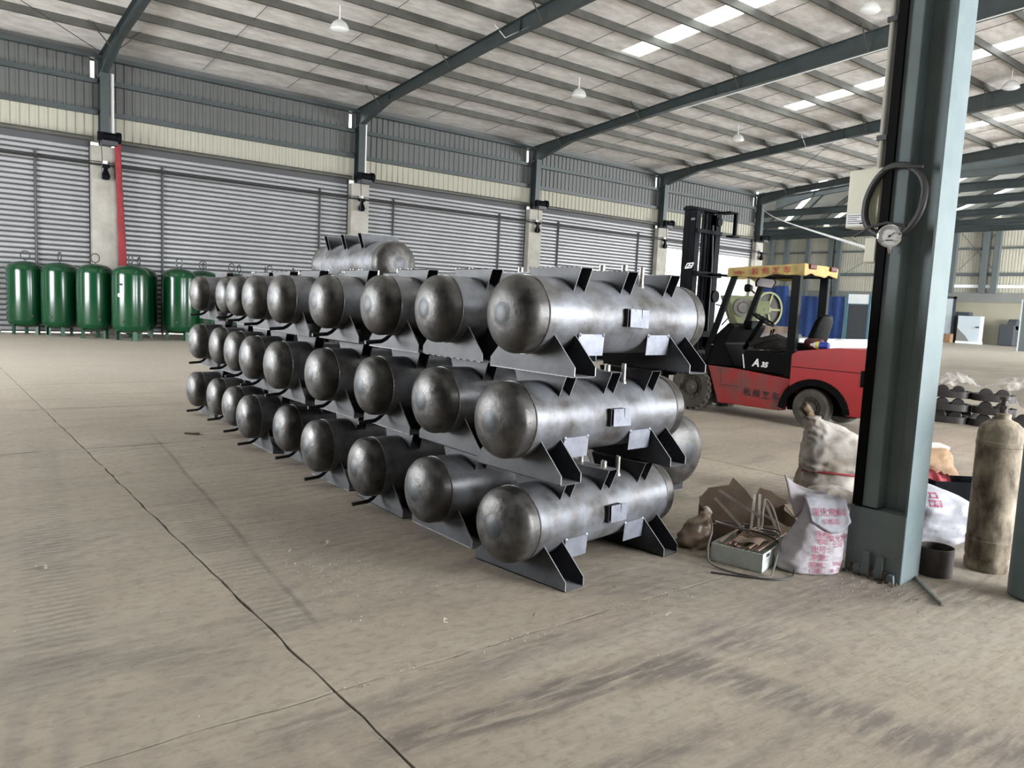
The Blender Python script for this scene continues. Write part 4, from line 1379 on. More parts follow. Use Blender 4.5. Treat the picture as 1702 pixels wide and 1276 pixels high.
for (a, b) in (((2.47, 2.26), (2.43, 2.335)), ((2.43, 2.335), (2.31, 2.345)), ((2.31, 2.345), (2.35, 2.27)), ((2.35, 2.27), (2.47, 2.26)), ((2.43, 2.265), (2.37, 2.34)), ((2.40, 2.30), (2.34, 2.30))):
    lg.bar((0.256, a[0] - 0.02, a[1]), (0.256, b[0] - 0.02, b[1]), 0.003, 0.018, up=(0, 0, 1))
fp('mast_emblem', lg, 'letter_white')
fp('carriage', MB().box(0.14, 1.02, 2.67, 2.71, 0.12, 0.22).box(0.14, 1.02, 2.67, 2.71, 0.48, 0.58).box(0.24, 0.30, 2.66, 2.70, 0.2, 0.5).box(0.86, 0.92, 2.66, 2.70, 0.2, 0.5), 'mast_black')
for x in (0.22, 0.80):
    fp('fork', MB().prism([(2.71, 0.60), (2.76, 0.60), (2.765, 0.10), (3.70, 0.075), (3.70, 0.065), (2.71, 0.05)], x, x + 0.12, 'YZ'), 'mast_black')
fp('tilt_cylinder', MB().cyl((0.20, 1.45, 0.62), (0.20, 2.28, 0.72), 0.04, 12).cyl((0.96, 1.45, 0.62), (0.96, 2.28, 0.72), 0.04, 12), 'mast_black', None, True)
hy = MB()
for k in range(6):
    hy.tube([(0.12 + 0.05 * k, 1.78, 0.80 + 0.03 * (k % 3)), (0.1 + 0.05 * k, 1.9, 1.0 - 0.03 * k), (0.14 + 0.04 * k, 1.98, 0.86), (0.2, 2.2, 0.78)], 0.013, 6)
hy.box(0.10, 0.30, 1.78, 1.92, 0.84, 0.97).cyl((0.06, 1.82, 0.93), (0.06, 1.93, 0.93), 0.035, 10)
fp('hydraulic_block', hy, 'hose_black', None, True)
fp('hydraulic_cap', MB().lathe([(0, 0), (0.05, 0), (0.05, 0.02), (0, 0.02)], 14, 'Y', (0.16, 1.76, 1.0)).box(0.08, 0.2, 1.70, 1.80, 1.055, 1.07), 'bright_steel', None, True)


def fworld(x, y, z):
    return fk_m @ Vector((x, y, z))


fk_m = Matrix.Translation(fk.location) @ Matrix.Rotation(math.radians(3.5), 4, 'Z')
# loose things riding on the hood
t = thing('jacket', 'dark crumpled jacket heaped on the forklift hood in front of the seat', 'jacket', fworld(0.40, 0.80, 1.045), math.radians(3.5))
jk = MB().loft([(0, 0, 0.0, 0.28, 0.34, 0), (0, 0, 0.05, 0.30, 0.33, 0.1), (0.02, 0.02, 0.11, 0.24, 0.26, 0.3), (0.05, -0.08, 0.16, 0.13, 0.14, 0.3), (0.05, -0.08, 0.19, 0.05, 0.05, 0)], 40, wob=0.05, freq=7)
build('cloth', jk, 'cloth_dark', t, True, False, 60)
build('sleeve', MB().tube([(0.1, -0.2, 0.1), (-0.1, -0.05, 0.2), (-0.2, 0.15, 0.13), (-0.25, 0.3, 0.06)], [0.06, 0.05, 0.05, 0.04], 10), 'cloth_dark', t, True, False)
t = thing('rolled_cushion', 'maroon rolled cushion lying behind the forklift seat post', 'cushion', fworld(0.30, 0.16, 1.10), math.radians(3.5))
build('roll', MB().lathe([(0, -0.13), (0.06, -0.125), (0.075, -0.10), (0.078, 0.0), (0.075, 0.10), (0.06, 0.125), (0, 0.13)], 20, 'Y', (0, 0, 0.082)), 'maroon', t, True, False)
t = thing('drink_bottle', 'blue and yellow labelled drink bottle lying on the counterweight', 'bottle', fworld(0.16, -0.02, 1.115), math.radians(3.5))
build('bottle_body', MB().lathe([(0, -0.11), (0.045, -0.105), (0.05, -0.09), (0.05, 0.02)], 18, 'Y', (0, 0, 0.055)), 'label_blue', t, True, False)
build('bottle_band', MB().lathe([(0.051, 0.02), (0.052, 0.03), (0.051, 0.07)], 18, 'Y', (0, 0, 0.055)), 'label_yellow', t, True, False)
build('bottle_neck', MB().lathe([(0.05, 0.07), (0.04, 0.10), (0.018, 0.13), (0.018, 0.16), (0, 0.16)], 18, 'Y', (0, 0, 0.055)), 'white_plastic', t, True, False)
t = thing('plastic_bag', 'clear crumpled plastic bag lying on the counterweight behind the bottle', 'bag', fworld(0.18, -0.26, 1.16))
build('film', MB().loft([(0, 0, 0.0, 0.10, 0.13, 0), (0, 0, 0.05, 0.10, 0.12, 0.3), (0, 0, 0.10, 0.06, 0.08, 0.5), (0, 0, 0.12, 0.02, 0.03, 0)], 26, wob=0.035, freq=14), 'plastic_film', t, True, False, 60)
# ------------------------------------------------------------------ steel H column in the foreground with its fittings
col = thing('steel_column', 'tall blue-green steel column standing in the foreground right of the tanks', 'column', (4.70, 2.17, 0))
CT = zt(2.17) - 0.1
build('right_flange', MB().box(4.588, 4.818, 2.0, 2.014, 0, CT), 'flange_paint', col, smooth=False)
build('left_flange', MB().box(4.588, 4.818, 2.314, 2.328, 0, CT), 'teal_column', col, smooth=False)
build('web', MB().box(4.698, 4.706, 2.014, 2.314, 0, CT), 'teal_column', col, smooth=False)
build('cover_plate', MB().prism([(4.604, 2.314), (4.596, 2.314), (4.596, 2.196), (4.600, 2.188), (4.608, 2.185), (4.698, 2.185), (4.698, 2.191), (4.612, 2.191), (4.604, 2.199)], 0.42, CT, 'XY'), 'teal_column', col, angle=50)
build('web_weld', MB().prism([(4.699, 2.128), (4.694, 2.124), (4.694, 2.120), (4.699, 2.116)], 0.42, CT, 'XY'), 'teal_column', col, angle=60)
build('flange_shade_strip', MB().box(4.574, 4.596, 2.276, 2.329, 0.42, CT), 'flange_shade', col, smooth=False)  # added black strip, stands in for shade on the left flange's inner face
build('base_plate', MB().box(4.584, 4.588, 2.002, 2.345, 0, 0.41).box(4.588, 4.70, 2.016, 2.312, 0.398, 0.41), 'teal_column', col, smooth=False)
for k, (y, h) in enumerate(((2.262, 0.06), (2.205, 0.150), (2.125, 0.140), (2.055, 0.05))):
    build('gusset', MB().prism([(y + 0.036, 0.0), (y - 0.028, 0.0), (y - 0.022, h), (y + 0.010, h)], 4.554, 4.584, 'YZ'), 'teal_column', col, smooth=False)
for y in (2.29, 2.165, 2.085):
    build('anchor_bolt', MB().cyl((4.57, y, 0), (4.57, y, 0.055), 0.012, 8).cyl((4.57, y, 0.015), (4.57, y, 0.038), 0.022, 6), 'chip_dark', col)
t = thing('cable_conduit', 'pale vertical conduit running down the left edge of the column into the cream box', 'conduit', (4.62, 2.385, 2.47))
build('tube', MB().tube([(4.62, 2.375, 2.45), (4.62, 2.375, CT)], 0.021, 12), 'conduit_grey', t)
build('clip', MB().box(4.59, 4.645, 2.341, 2.40, 3.30, 3.33).box(4.59, 4.645, 2.341, 2.40, 2.62, 2.65), 'dark_tube', t, smooth=False)
t = thing('switch_box', 'cream electrical box fixed to the left side of the steel column', 'electrical box', (4.64, 2.46, 2.11))
build('box_body', MB().box(4.60, 4.72, 2.342, 2.552, 2.112, 2.462), 'cream_box', t, smooth=False, bevel=0.006)
build('door', MB().box(4.592, 4.600, 2.350, 2.545, 2.118, 2.456), 'cream_box', t, smooth=False, bevel=0.003)
build('printed_label', MB().box(4.590, 4.592, 2.425, 2.540, 2.125, 2.195), 'label_white', t, smooth=False)
lb = MB()
for k in range(5):
    z = 2.186 - 0.012 * k
    lb.box(4.5892, 4.5902, 2.535 - 0.09 + 0.015 * ((k * 7) % 3), 2.535, z - 0.002, z + 0.002)
lb.box(4.5892, 4.5902, 2.432, 2.458, 2.132, 2.142)
build('label_print', lb, 'ink_dark', t, smooth=False)
t = thing('small_switch_box', 'narrow cream switch box below the larger cream box on the column', 'electrical box', (4.62, 2.38, 1.90))
build('box_body', MB().box(4.60, 4.68, 2.342, 2.415, 1.90, 2.05), 'cream_box', t, smooth=False, bevel=0.005)
build('lid', MB().box(4.594, 4.60, 2.347, 2.410, 1.906, 2.044), 'cream_box', t, smooth=False, bevel=0.002)
t = thing('hose_gauge', 'black rubber hose loop with a round pressure gauge hanging on the column', 'gauge', (4.56, 2.24, 2.06))
hp = []
for k in range(40):
    a = 2 * PI * k / 40
    rx = 0.168 + 0.012 * math.sin(a * 2)
    hp.append((4.565 + 0.012 * math.sin(a), 2.245 - rx * math.cos(a), 2.255 + 0.205 * math.sin(a) - 0.02 * abs(math.cos(a)) * (1 if math.sin(a) < 0 else 0)))
build('hose', MB().tube(hp, 0.0205, 10, True), 'hose_black', t)
build('hanger_rod', MB().tube([(4.56, 2.33, 2.435), (4.545, 2.25, 2.448), (4.545, 2.09, 2.43)], 0.009, 8), 'hose_black', t)
build('tie_wire', MB().tube([(4.555, 2.46, 2.055), (4.540, 2.36, 2.105), (4.535, 2.26, 2.125), (4.540, 2.15, 2.10)], 0.009, 8), 'hose_black', t)
gd = Vector((-1, -0.42, -0.05)).normalized()
gc = Vector((4.525, 2.232, 2.045))
gq = gd.to_track_quat('Z', 'Y').to_matrix().to_4x4()
gm = Matrix.Translation(gc) @ gq
mb = MB().lathe([(0, -0.03), (0.058, -0.03), (0.062, 0.0), (0.066, 0.014), (0.060, 0.018), (0.055, 0.010)], 32)
mb.v = [tuple(gm @ Vector(p)) for p in mb.v]
build('gauge_case', mb, 'chrome', t)
mb = MB().lathe([(0.056, 0.009), (0, 0.010)], 32)
mb.v = [tuple(gm @ Vector(p)) for p in mb.v]
mb.f = [f[::-1] for f in mb.f]
build('dial', mb, 'label_white', t)
mb = MB()
for k in range(21):
    a = math.radians(225 - 270 * k / 20)
    r0 = 0.042 if k % 5 else 0.036
    mb.bar((r0 * math.cos(a), r0 * math.sin(a), 0.0115), (0.049 * math.cos(a), 0.049 * math.sin(a), 0.0115), 0.0022, 0.001)
mb.bar((-0.010, -0.012, 0.012), (0.026, 0.022, 0.012), 0.003, 0.001).lathe([(0.007, 0.011), (0.006, 0.014), (0, 0.015)], 12).bar((-0.02, -0.024, 0.0115), (0.02, -0.024, 0.0115), 0.006, 0.001)
mb.v = [tuple(gm @ Vector(p)) for p in mb.v]
build('needle_and_scale', mb, 'ink_dark', t, smooth=False)
build('stem', MB().cyl(gc - gd * 0.01 + Vector((0, 0, -0.05)), gc + Vector((0.03, 0, -0.095)), 0.012, 8), 'bright_steel', t)

# ------------------------------------------------------------------ gas cylinders at the right edge
t = thing('gas_cylinder', 'rusty cream gas cylinder with a dented collar by the right edge', 'gas cylinder', (5.42, 1.845, 0))
build('body', MB().lathe([(0.118, 0.0), (0.126, 0.012), (0.130, 0.055), (0.124, 0.075), (0.130, 0.10), (0.131, 0.18), (0.1335, 0.185), (0.1335, 0.20), (0.130, 0.205), (0.130, 0.80), (0.1335, 0.805), (0.1335, 0.83), (0.130, 0.835), (0.129, 0.885), (0.116, 0.925), (0.085, 0.955), (0.048, 0.972), (0.036, 0.98)], 48), 'rust_cream', t, world=False)
build('neck_ring', MB().lathe([(0.036, 0.97), (0.046, 0.975), (0.046, 1.005), (0.034, 1.01), (0.0, 1.01)], 24), 'rust_cream', t, world=False)
build('valve', MB().lathe([(0.022, 1.0), (0.022, 1.05), (0.016, 1.055), (0.016, 1.09), (0.03, 1.095), (0.03, 1.115), (0, 1.12)], 16).cyl((0, 0, 1.045), (-0.05, -0.02, 1.05), 0.014, 8), 'wheel_rim', t, world=False)
t = thing('gas_cylinder', 'grey-green gas cylinder cut by the right edge of the picture, nearest the viewer', 'gas cylinder', (5.085, 1.470, 0))
build('body', MB().lathe([(0.120, 0.0), (0.130, 0.012), (0.132, 0.06), (0.132, 1.10), (0.122, 1.17), (0.095, 1.225), (0.055, 1.255), (0.034, 1.262)], 48), 'teal_cylinder', t, world=False)
build('valve', MB().lathe([(0.034, 1.255), (0.034, 1.30), (0.018, 1.305), (0.018, 1.37), (0.032, 1.375), (0.032, 1.40), (0, 1.405)], 16), 'bright_steel', t, world=False)
t = thing('steel_pot', 'short dark brown open steel pipe section standing between the column and the cylinder', 'pot', (5.00, 1.985, 0))
build('wall', MB().lathe([(0.098, 0.0), (0.101, 0.004), (0.101, 0.172), (0.098, 0.176), (0.094, 0.172), (0.094, 0.012), (0, 0.010)], 40), 'pot_brown', t, world=False)
t = tag(build('round_bar', MB().cyl((4.79, 2.005, 0.012), (4.455, 1.705, 0.012), 0.0105, 10), 'bright_steel'), 'thin steel bar lying on the floor at the right foot of the column', 'bar')
t = tag(build('short_pipe', MB().lathe([(0.014, 0), (0.014, 0.26), (0.0105, 0.26), (0.0105, 0.20), (0, 0.2)], 12), 'bright_steel'), 'short bright pipe end poking out beneath the printed white sack', 'pipe')
t.location = (4.60, 2.57, 0.016)
t.rotation_euler = (math.radians(89.5), 0, math.radians(-37.0))

# ------------------------------------------------------------------ sacks
IMX = math.radians(-38)          # local x of each sack runs to the right as seen from the viewer


def sack(name, label, loc, secs, m, n=72, wob=0.012, freq=9, e=0.75, rot=IMX, seed=0, part='sack_body', ridge=0.010):
    t = thing(name, label, 'sack', loc, rot)
    b = build(part, MB().loft(secs, n, wob=wob, freq=freq, e=e, seed=seed, sub=7, ridge=ridge), m, t, True, False, 75)
    return t, b


def print_on(t, body, text, size, x, z, m, name='lettering', bold=0.0, shear=0.0, lift=0.005):
    """writing laid on the bulging front of a sack"""
    bm_ = bmesh.new()
    bm_.from_mesh(body.data)
    tree = BVHTree.FromBMesh(bm_)
    me = text_mesh(text, size, 0.0, m, shear, bold)
    b2 = bmesh.new()
    b2.from_mesh(me)
    for v in b2.verts:
        hit = tree.ray_cast(Vector((x + v.co.x, -2, z + v.co.y)), Vector((0, 1, 0)))
        yy = hit[0].y if hit[0] else 0.0
        v.co = Vector((x + v.co.x, yy - lift, z + v.co.y))
    b2.to_mesh(me)
    b2.free()
    bm_.free()
    return obj(name, me, t)


secs = [(-0.01, 0, 0.0, 0.175, 0.125, 0), (-0.01, 0, 0.015, 0.196, 0.145, 0), (-0.005, 0, 0.08, 0.202, 0.150, 0), (0.015, 0, 0.15, 0.182, 0.140, 0), (0.040, 0, 0.22, 0.158, 0.120, 0.03), (0.060, 0, 0.30, 0.138, 0.092, 0.05), (0.072, 0.01, 0.38, 0.120, 0.055, 0.05), (0.070, 0.02, 0.44, 0.116, 0.028, 0.05), (0.066, 0.03, 0.462, 0.110, 0.014, 0.05)]
t, b = sack('printed_sack', 'upright white woven sack with pink printing, at the foot of the column', (4.375, 2.475, 0), secs, 'sack_white', wob=0.008, freq=8, ridge=0.006)
mouth = []


def flap(u, v):
    top = -0.17 + 0.27 * u
    ztop = 0.575 - 0.10 * u ** 0.7 - 0.02 * math.sin(PI * u)
    zb = 0.30 + 0.12 * u
    x = (-0.085 + 0.22 * u) * (1 - v) + top * v
    y = 0.045 + 0.03 * math.sin(PI * u) * v + 0.012 * noise.noise(Vector((u * 5, v * 4, 1)))
    return (x, y, zb * (1 - v) + ztop * v)


o = build('sack_mouth', MB().grid(flap, 16, 10), 'sack_white', t, True, False, 70)
md = o.modifiers.new('thick', 'SOLIDIFY'); md.thickness = 0.008


def fold(u, v):
    x = -0.065 + 0.25 * u
    z = 0.455 + 0.008 * math.sin(u * 7) - v * (0.135 + 0.12 * u * (1 - u) * 2)
    x += v * (0.030 - 0.01 * u)
    y = -0.012 - 0.075 * v ** 0.6 - 0.02 * math.sin(PI * u) * v + 0.008 * noise.noise(Vector((u * 6, v * 5, 4)))
    return (x, y, z)


o = build('folded_top', MB().grid(fold, 18, 12), 'sack_clean', t, True, False, 70)
md = o.modifiers.new('thick', 'SOLIDIFY'); md.thickness = 0.006
for s, sz, x, z in (('商标', 0.050, 0.035, 0.245), ('地址', 0.040, 0.030, 0.208), ('批号：', 0.046, 0.030, 0.160), ('净重：', 0.046, 0.022, 0.112), ('规格：', 0.044, 0.015, 0.066), ('日期', 0.036, -0.005, 0.028),
                    ('氧化铁', 0.040, 0.130, 0.225), ('公司', 0.034, 0.125, 0.190), ('50kg', 0.034, 0.130, 0.075), ('18—25', 0.030, 0.120, 0.035)):
    print_on(t, b, s, sz, x, z, 'print_pink')
print_on(t, o, '氧化物料', 0.052, 0.075, 0.375, 'print_pink', lift=0.014)
print_on(t, o, '合格品', 0.034, 0.085, 0.325, 'print_pink', lift=0.014)

secs = [(0, 0, 0.0, 0.22, 0.17, 0), (0, 0, 0.04, 0.25, 0.20, 0), (0.01, 0, 0.14, 0.24, 0.19, 0.2), (0, 0, 0.24, 0.18, 0.14, 0.3), (0, 0, 0.28, 0.08, 0.07, 0.3)]
sack('crumpled_sack', 'dull grey-brown crumpled sack slumped on the floor between printed sack and column', (5.52, 2.98, 0), secs, 'sack_brown', wob=0.03, freq=6, seed=3, ridge=0.02)
secs = [(0.0, 0, 0.0, 0.26, 0.20, 0), (0.0, 0, 0.03, 0.29, 0.23, 0), (0, 0, 0.14, 0.30, 0.24, 0), (0.01, 0, 0.27, 0.27, 0.21, 0), (0.01, 0, 0.34, 0.29, 0.22, 0), (0.0, 0, 0.48, 0.27, 0.21, 0), (-0.03, 0, 0.58, 0.23, 0.17, 0), (-0.11, 0, 0.66, 0.15, 0.11, 0), (-0.19, 0, 0.71, 0.075, 0.06, 0), (-0.215, 0, 0.735, 0.055, 0.05, 0)]
t, b = sack('tied_sack', 'grubby white and brown sack with a twisted neck, heaped behind the column', (6.10, 3.30, 0), secs, 'sack_brown', wob=0.025, freq=6, seed=9, ridge=0.016)
build('neck', MB().loft([(-0.20, 0, 0.71, 0.065, 0.055, 0), (-0.225, 0, 0.74, 0.040, 0.036, 0), (-0.24, 0, 0.775, 0.062, 0.04, 0.4), (-0.262, 0, 0.815, 0.052, 0.022, 0.8), (-0.285, 0, 0.85, 0.012, 0.008, 0.8)], 30, wob=0.03, freq=18, sub=4, ridge=0.012), 'neck_brown', t, True, False, 70)
build('red_seam', MB().tube([(-0.285, -0.06, 0.285), (-0.22, -0.16, 0.292), (-0.1, -0.215, 0.30), (0.08, -0.225, 0.29), (0.25, -0.14, 0.285)], 0.010, 6), 'red_paint', t, True, False)
secs = [(0, 0, 0.0, 0.20, 0.14, 0), (0, 0, 0.05, 0.23, 0.17, 0), (0, 0, 0.13, 0.20, 0.15, 0), (0, 0, 0.22, 0.14, 0.10, 0), (0, 0, 0.26, 0.05, 0.05, 0)]
t, b = sack('small_printed_sack', 'small pink-printed white sack squeezed between printed sack and column', (4.98, 2.66, 0.0), secs, 'sack_white', wob=0.02, freq=9, seed=8)
print_on(t, b, '净重', 0.06, 0.03, 0.10, 'print_pink')
# right of the column
secs = [(-0.05, 0, 0.0, 0.22, 0.2, 0), (-0.04, 0, 0.05, 0.27, 0.24, 0), (0.0, 0, 0.13, 0.32, 0.26, 0), (0.05, 0, 0.20, 0.34, 0.26, 0), (-0.02, 0, 0.29, 0.28, 0.26, 0), (-0.10, 0, 0.37, 0.17, 0.17, 0), (-0.14, 0, 0.41, 0.07, 0.07, 0)]
t, b = sack('white_sack', 'big clean white sack slumped over a slotted crate right of the column', (5.78, 2.36, 0), secs, 'sack_clean', wob=0.025, freq=6, seed=12, ridge=0.012)
print_on(t, b, '品', 0.10, -0.10, 0.33, 'print_pink')
t = thing('slotted_crate', 'white slotted plastic crate under the big white sack', 'crate', (6.20, 2.10, 0), math.radians(20))
cr_ = MB().box(-0.25, 0.25, -0.18, -0.165, 0, 0.13).box(-0.25, 0.25, 0.165, 0.18, 0, 0.13).box(-0.25, -0.235, -0.18, 0.18, 0, 0.13).box(0.235, 0.25, -0.18, 0.18, 0, 0.13).box(-0.25, 0.25, -0.18, 0.18, 0, 0.015)
build('frame', cr_, 'white_plastic', t, False, False)
for k in range(6):
    build('slat', MB().box(-0.24 + 0.08 * k, -0.195 + 0.08 * k, -0.17, 0.17, 0.118, 0.13), 'cable_grey', t, False, False)
secs = [(0, 0, 0.0, 0.20, 0.15, 0), (0, 0, 0.08, 0.24, 0.17, 0), (-0.01, 0, 0.20, 0.22, 0.15, 0), (-0.02, 0, 0.30, 0.19, 0.11, 0), (-0.03, 0, 0.37, 0.17, 0.06, 0), (-0.02, 0.02, 0.425, 0.15, 0.03, 0)]
t, b = sack('paper_bag', 'brown paper bag with a rolled top standing behind the big white sack', (7.35, 3.02, 0.0), secs, 'paper_brown', wob=0.03, freq=7, seed=20)
build('rolled_top', MB().tube([(-0.17, -0.01, 0.42), (-0.08, 0.0, 0.445), (0.04, 0.02, 0.44), (0.13, 0.01, 0.415)], [0.025, 0.032, 0.032, 0.025], 10), 'chip_pale', t, True, False)
secs = [(0, 0, 0.0, 0.14, 0.12, 0), (0, 0, 0.08, 0.16, 0.13, 0), (0.01, 0, 0.17, 0.11, 0.09, 0.4), (0.0, 0, 0.23, 0.04, 0.04, 0), (0.0, 0, 0.28, 0.07, 0.03, 0)]
sack('knotted_plastic_bag', 'small white knotted plastic bag beside the brown paper bag', (7.52, 2.56, 0.0), secs, 'sack_clean', wob=0.03, freq=10, seed=24, part='film')
t = thing('steel_box', 'black open steel box with short pipe stubs behind the big white sack', 'box', (6.95, 2.62, 0), IMX)
bx = MB().box(-0.30, 0.30, -0.14, -0.13, 0, 0.26).box(-0.30, 0.30, 0.13, 0.14, 0, 0.26).box(-0.30, -0.29, -0.14, 0.14, 0, 0.26).box(0.29, 0.30, -0.14, 0.14, 0, 0.26).box(-0.3, 0.3, -0.14, 0.14, 0, 0.01)
build('shell', bx, 'mast_black', t, False, False)
build('pipe_stub', MB().lathe([(0.035, 0.02), (0.035, 0.31), (0.027, 0.31), (0.027, 0.2), (0, 0.2)], 16, o=(0.16, 0, 0)), 'cast_iron', t, True, False)
build('pipe_stub', MB().lathe([(0.035, 0.02), (0.035, 0.29), (0.027, 0.29), (0.027, 0.2), (0, 0.2)], 16, o=(0.24, -0.03, 0)), 'cast_iron', t, True, False)
t = thing('red_rag', 'red rag hanging over the edge of the black steel box', 'rag', (6.78, 2.76, 0.275), IMX)
build('cloth', MB().grid(lambda u, v: (-0.10 + 0.2 * u + 0.02 * v, -0.02 - 0.035 * v + 0.015 * math.sin(u * 9), 0.02 + 0.03 * math.sin(u * 6) - 0.10 * v * v), 14, 8).grid(lambda u, v: (-0.10 + 0.2 * u, -0.02 + 0.12 * v, 0.025 + 0.03 * math.sin(u * 6) + 0.01 * math.sin(v * 8)), 14, 6), 'red_paint', t, True, False, 80)
t = thing('rag_bundle', 'dirty white rag stuffed beside the foot of the column, by the pot', 'rag', (4.95, 2.16, 0.0), IMX)
build('cloth', MB().loft([(0, 0, 0, 0.06, 0.05, 0), (0, 0, 0.05, 0.075, 0.06, 0), (0, 0, 0.11, 0.06, 0.05, 0), (0, 0, 0.15, 0.02, 0.02, 0)], 22, wob=0.03, freq=18), 'sack_white', t, True, False, 70)

# ------------------------------------------------------------------ white carton with cardboard, straps and cable loops
YC = math.radians(14)
t = thing('white_carton', 'low white carton full of rods on the floor left of the printed sack', 'carton', (4.229, 2.788, 0), YC)
W_, D_, H_ = 0.25, 0.165, 0.115
ct = MB().box(-W_, W_, -D_, -D_ + 0.006, 0, H_).box(-W_, W_, D_ - 0.006, D_, 0, H_).box(-W_, -W_ + 0.006, -D_, D_, 0, H_).box(W_ - 0.006, W_, -D_, D_, 0, H_).box(-W_, W_, -D_, D_, 0, 0.006)
build('tray', ct, 'carton_white', t, False, False)
build('label', MB().box(-0.22, -0.12, -D_ - 0.002, -D_, 0.075, H_), 'label_white', t, False, False)
build('label_print', MB().box(-0.20, -0.14, -D_ - 0.003, -D_ - 0.002, 0.085, 0.107), 'ink_dark', t, False, False)
t = thing('rod_bundle', 'bundle of thin brown welding rods lying in the white carton', 'rods', (4.229, 2.788, 0), YC)
rr = random.Random(3)
for k in range(22):
    y, z = rr.uniform(-0.13, 0.13), rr.uniform(0.10, 0.15)
    build('rod', MB().cyl((-0.235, y, 0.02 + z * 0.75), (0.235, y + rr.uniform(-0.03, 0.03), z), 0.0055, 6), 'rod_copper', t, True, False)
build('wrapper', MB().grid(lambda u, v: (-0.2 + 0.3 * u, -0.12 + 0.16 * v, 0.150 + 0.012 * math.sin(u * 7) + 0.012 * math.sin(v * 6)), 12, 8), 'cardboard', t, True, False, 80)
t = thing('cardboard_box', 'torn brown cardboard box with open flaps behind the white carton', 'cardboard box', (4.50, 3.02, 0), IMX)
cb = MB().box(-0.30, 0.30, -0.13, -0.124, 0, 0.15).box(-0.30, 0.30, 0.124, 0.13, 0, 0.27).box(-0.30, -0.294, -0.13, 0.13, 0, 0.22).box(0.294, 0.30, -0.13, 0.13, 0, 0.20).box(-0.3, 0.3, -0.13, 0.13, 0, 0.006)
build('box_walls', cb, 'cardboard', t, False, False)
build('flap', MB().prism([(-0.29, 0.27), (0.07, 0.27), (0.02, 0.33), (-0.075, 0.415), (-0.10, 0.36), (-0.24, 0.335)], 0.122, 0.128, 'XZ'), 'cardboard', t, False, False)
build('flap', MB().prism([(0.09, 0.27), (0.30, 0.27), (0.33, 0.24), (0.20, 0.33), (0.12, 0.35)], 0.126, 0.132, 'XZ'), 'cardboard', t, False, False)
build('flap', MB().bar((0.34, -0.12, 0.17), (0.34, 0.13, 0.21), 0.006, 0.10, up=(0.8, 0, -0.5)), 'cardboard', t, False, False)
t = thing('plastic_wrap', 'crumpled clear wrap with a pale knot at the left end of the cardboard', 'plastic wrap', (4.08, 3.12, 0.0), IMX)
build('film', MB().loft([(0, 0, 0.0, 0.10, 0.07, 0), (0, 0, 0.05, 0.115, 0.085, 0), (0.01, 0, 0.12, 0.105, 0.08, 0), (0.03, 0, 0.18, 0.075, 0.06, 0.3), (0.06, -0.02, 0.24, 0.03, 0.03, 0)], 44, wob=0.02, freq=13, sub=5, ridge=0.014), 'plastic_brown', t, True, False, 70)
build('knot', MB().loft([(0.06, -0.03, 0.225, 0.02, 0.015, 0), (0.065, -0.03, 0.245, 0.03, 0.018, 0), (0.06, -0.03, 0.27, 0.022, 0.014, 0.5), (0.055, -0.03, 0.285, 0.006, 0.006, 0)], 18, wob=0.015, freq=25, sub=3), 'chip_pale', t, True, False, 70)
IM = Vector((math.sin(YAW), -math.cos(YAW), 0))
AW = Vector((math.cos(YAW), math.sin(YAW), 0))


def ip(r, a, z):
    """a point by how far right, how far away and how high it is from the white carton's middle"""
    p = Vector((4.229, 2.788, 0)) + IM * r + AW * a
    return (p.x, p.y, z)


sl = [((-0.20, 0.20, 0.33), (-0.02, 0.02, 0.15)), ((-0.16, 0.26, 0.37), (0.08, 0.10, 0.24)), ((0.07, 0.22, 0.36), (0.0, 0.03, 0.15)),
      ((0.11, 0.24, 0.36), (0.06, 0.06, 0.15)), ((0.10, 0.20, 0.25), (0.25, 0.10, 0.18)), ((0.14, 0.22, 0.32), (0.19, 0.04, 0.14))]
for k, (a, b) in enumerate(sl):
    o = build('steel_strip', MB().bar(ip(*a), ip(*b), 0.018, 0.004, up=AW), 'strap_grey')
    tag(o, 'flat grey packing strip leaning across the torn cardboard box, %s from the left' % ['first', 'second', 'third', 'fourth', 'sixth', 'fifth'][k], 'strip', 'packing strips over the cardboard')


def spline(pts, n=10):
    P = [Vector(p) for p in pts]
    out = []
    for i in range(len(P) - 1):
        p0, p1, p2, p3 = P[max(0, i - 1)], P[i], P[i + 1], P[min(len(P) - 1, i + 2)]
        for k in range(n):
            t_ = k / n
            out.append(0.5 * ((2 * p1) + (p2 - p0) * t_ + (2 * p0 - 5 * p1 + 4 * p2 - p3) * t_ ** 2 + (3 * p1 - p0 - 3 * p2 + p3) * t_ ** 3))
    return out + [P[-1]]


c1 = spline([ip(-0.24, 0.10, 0.20), ip(-0.27, -0.04, 0.17), ip(-0.315, -0.14, 0.08), ip(-0.31, -0.22, 0.02), ip(-0.22, -0.31, 0.008), ip(-0.09, -0.38, 0.008), ip(0.00, -0.38, 0.008), ip(0.035, -0.33, 0.03), ip(0.07, -0.27, 0.08), ip(0.13, -0.14, 0.145), ip(0.15, -0.02, 0.17), ip(0.05, 0.06, 0.17)])
c2 = spline([ip(-0.34, -0.34, 0.007), ip(-0.20, -0.38, 0.007), ip(-0.02, -0.42, 0.007), ip(0.08, -0.40, 0.007), ip(0.16, -0.33, 0.012), ip(0.18, -0.25, 0.045), ip(0.155, -0.16, 0.11), ip(0.11, -0.08, 0.155), ip(0.0, 0.0, 0.175), ip(-0.12, 0.06, 0.18), ip(-0.23, 0.10, 0.20)])
c3 = spline([ip(-0.22, 0.08, 0.205), ip(-0.05, 0.03, 0.17), ip(0.06, 0.03, 0.18), ip(0.10, 0.12, 0.28), ip(0.13, 0.18, 0.34), ip(0.17, 0.14, 0.29), ip(0.20, 0.06, 0.16)])
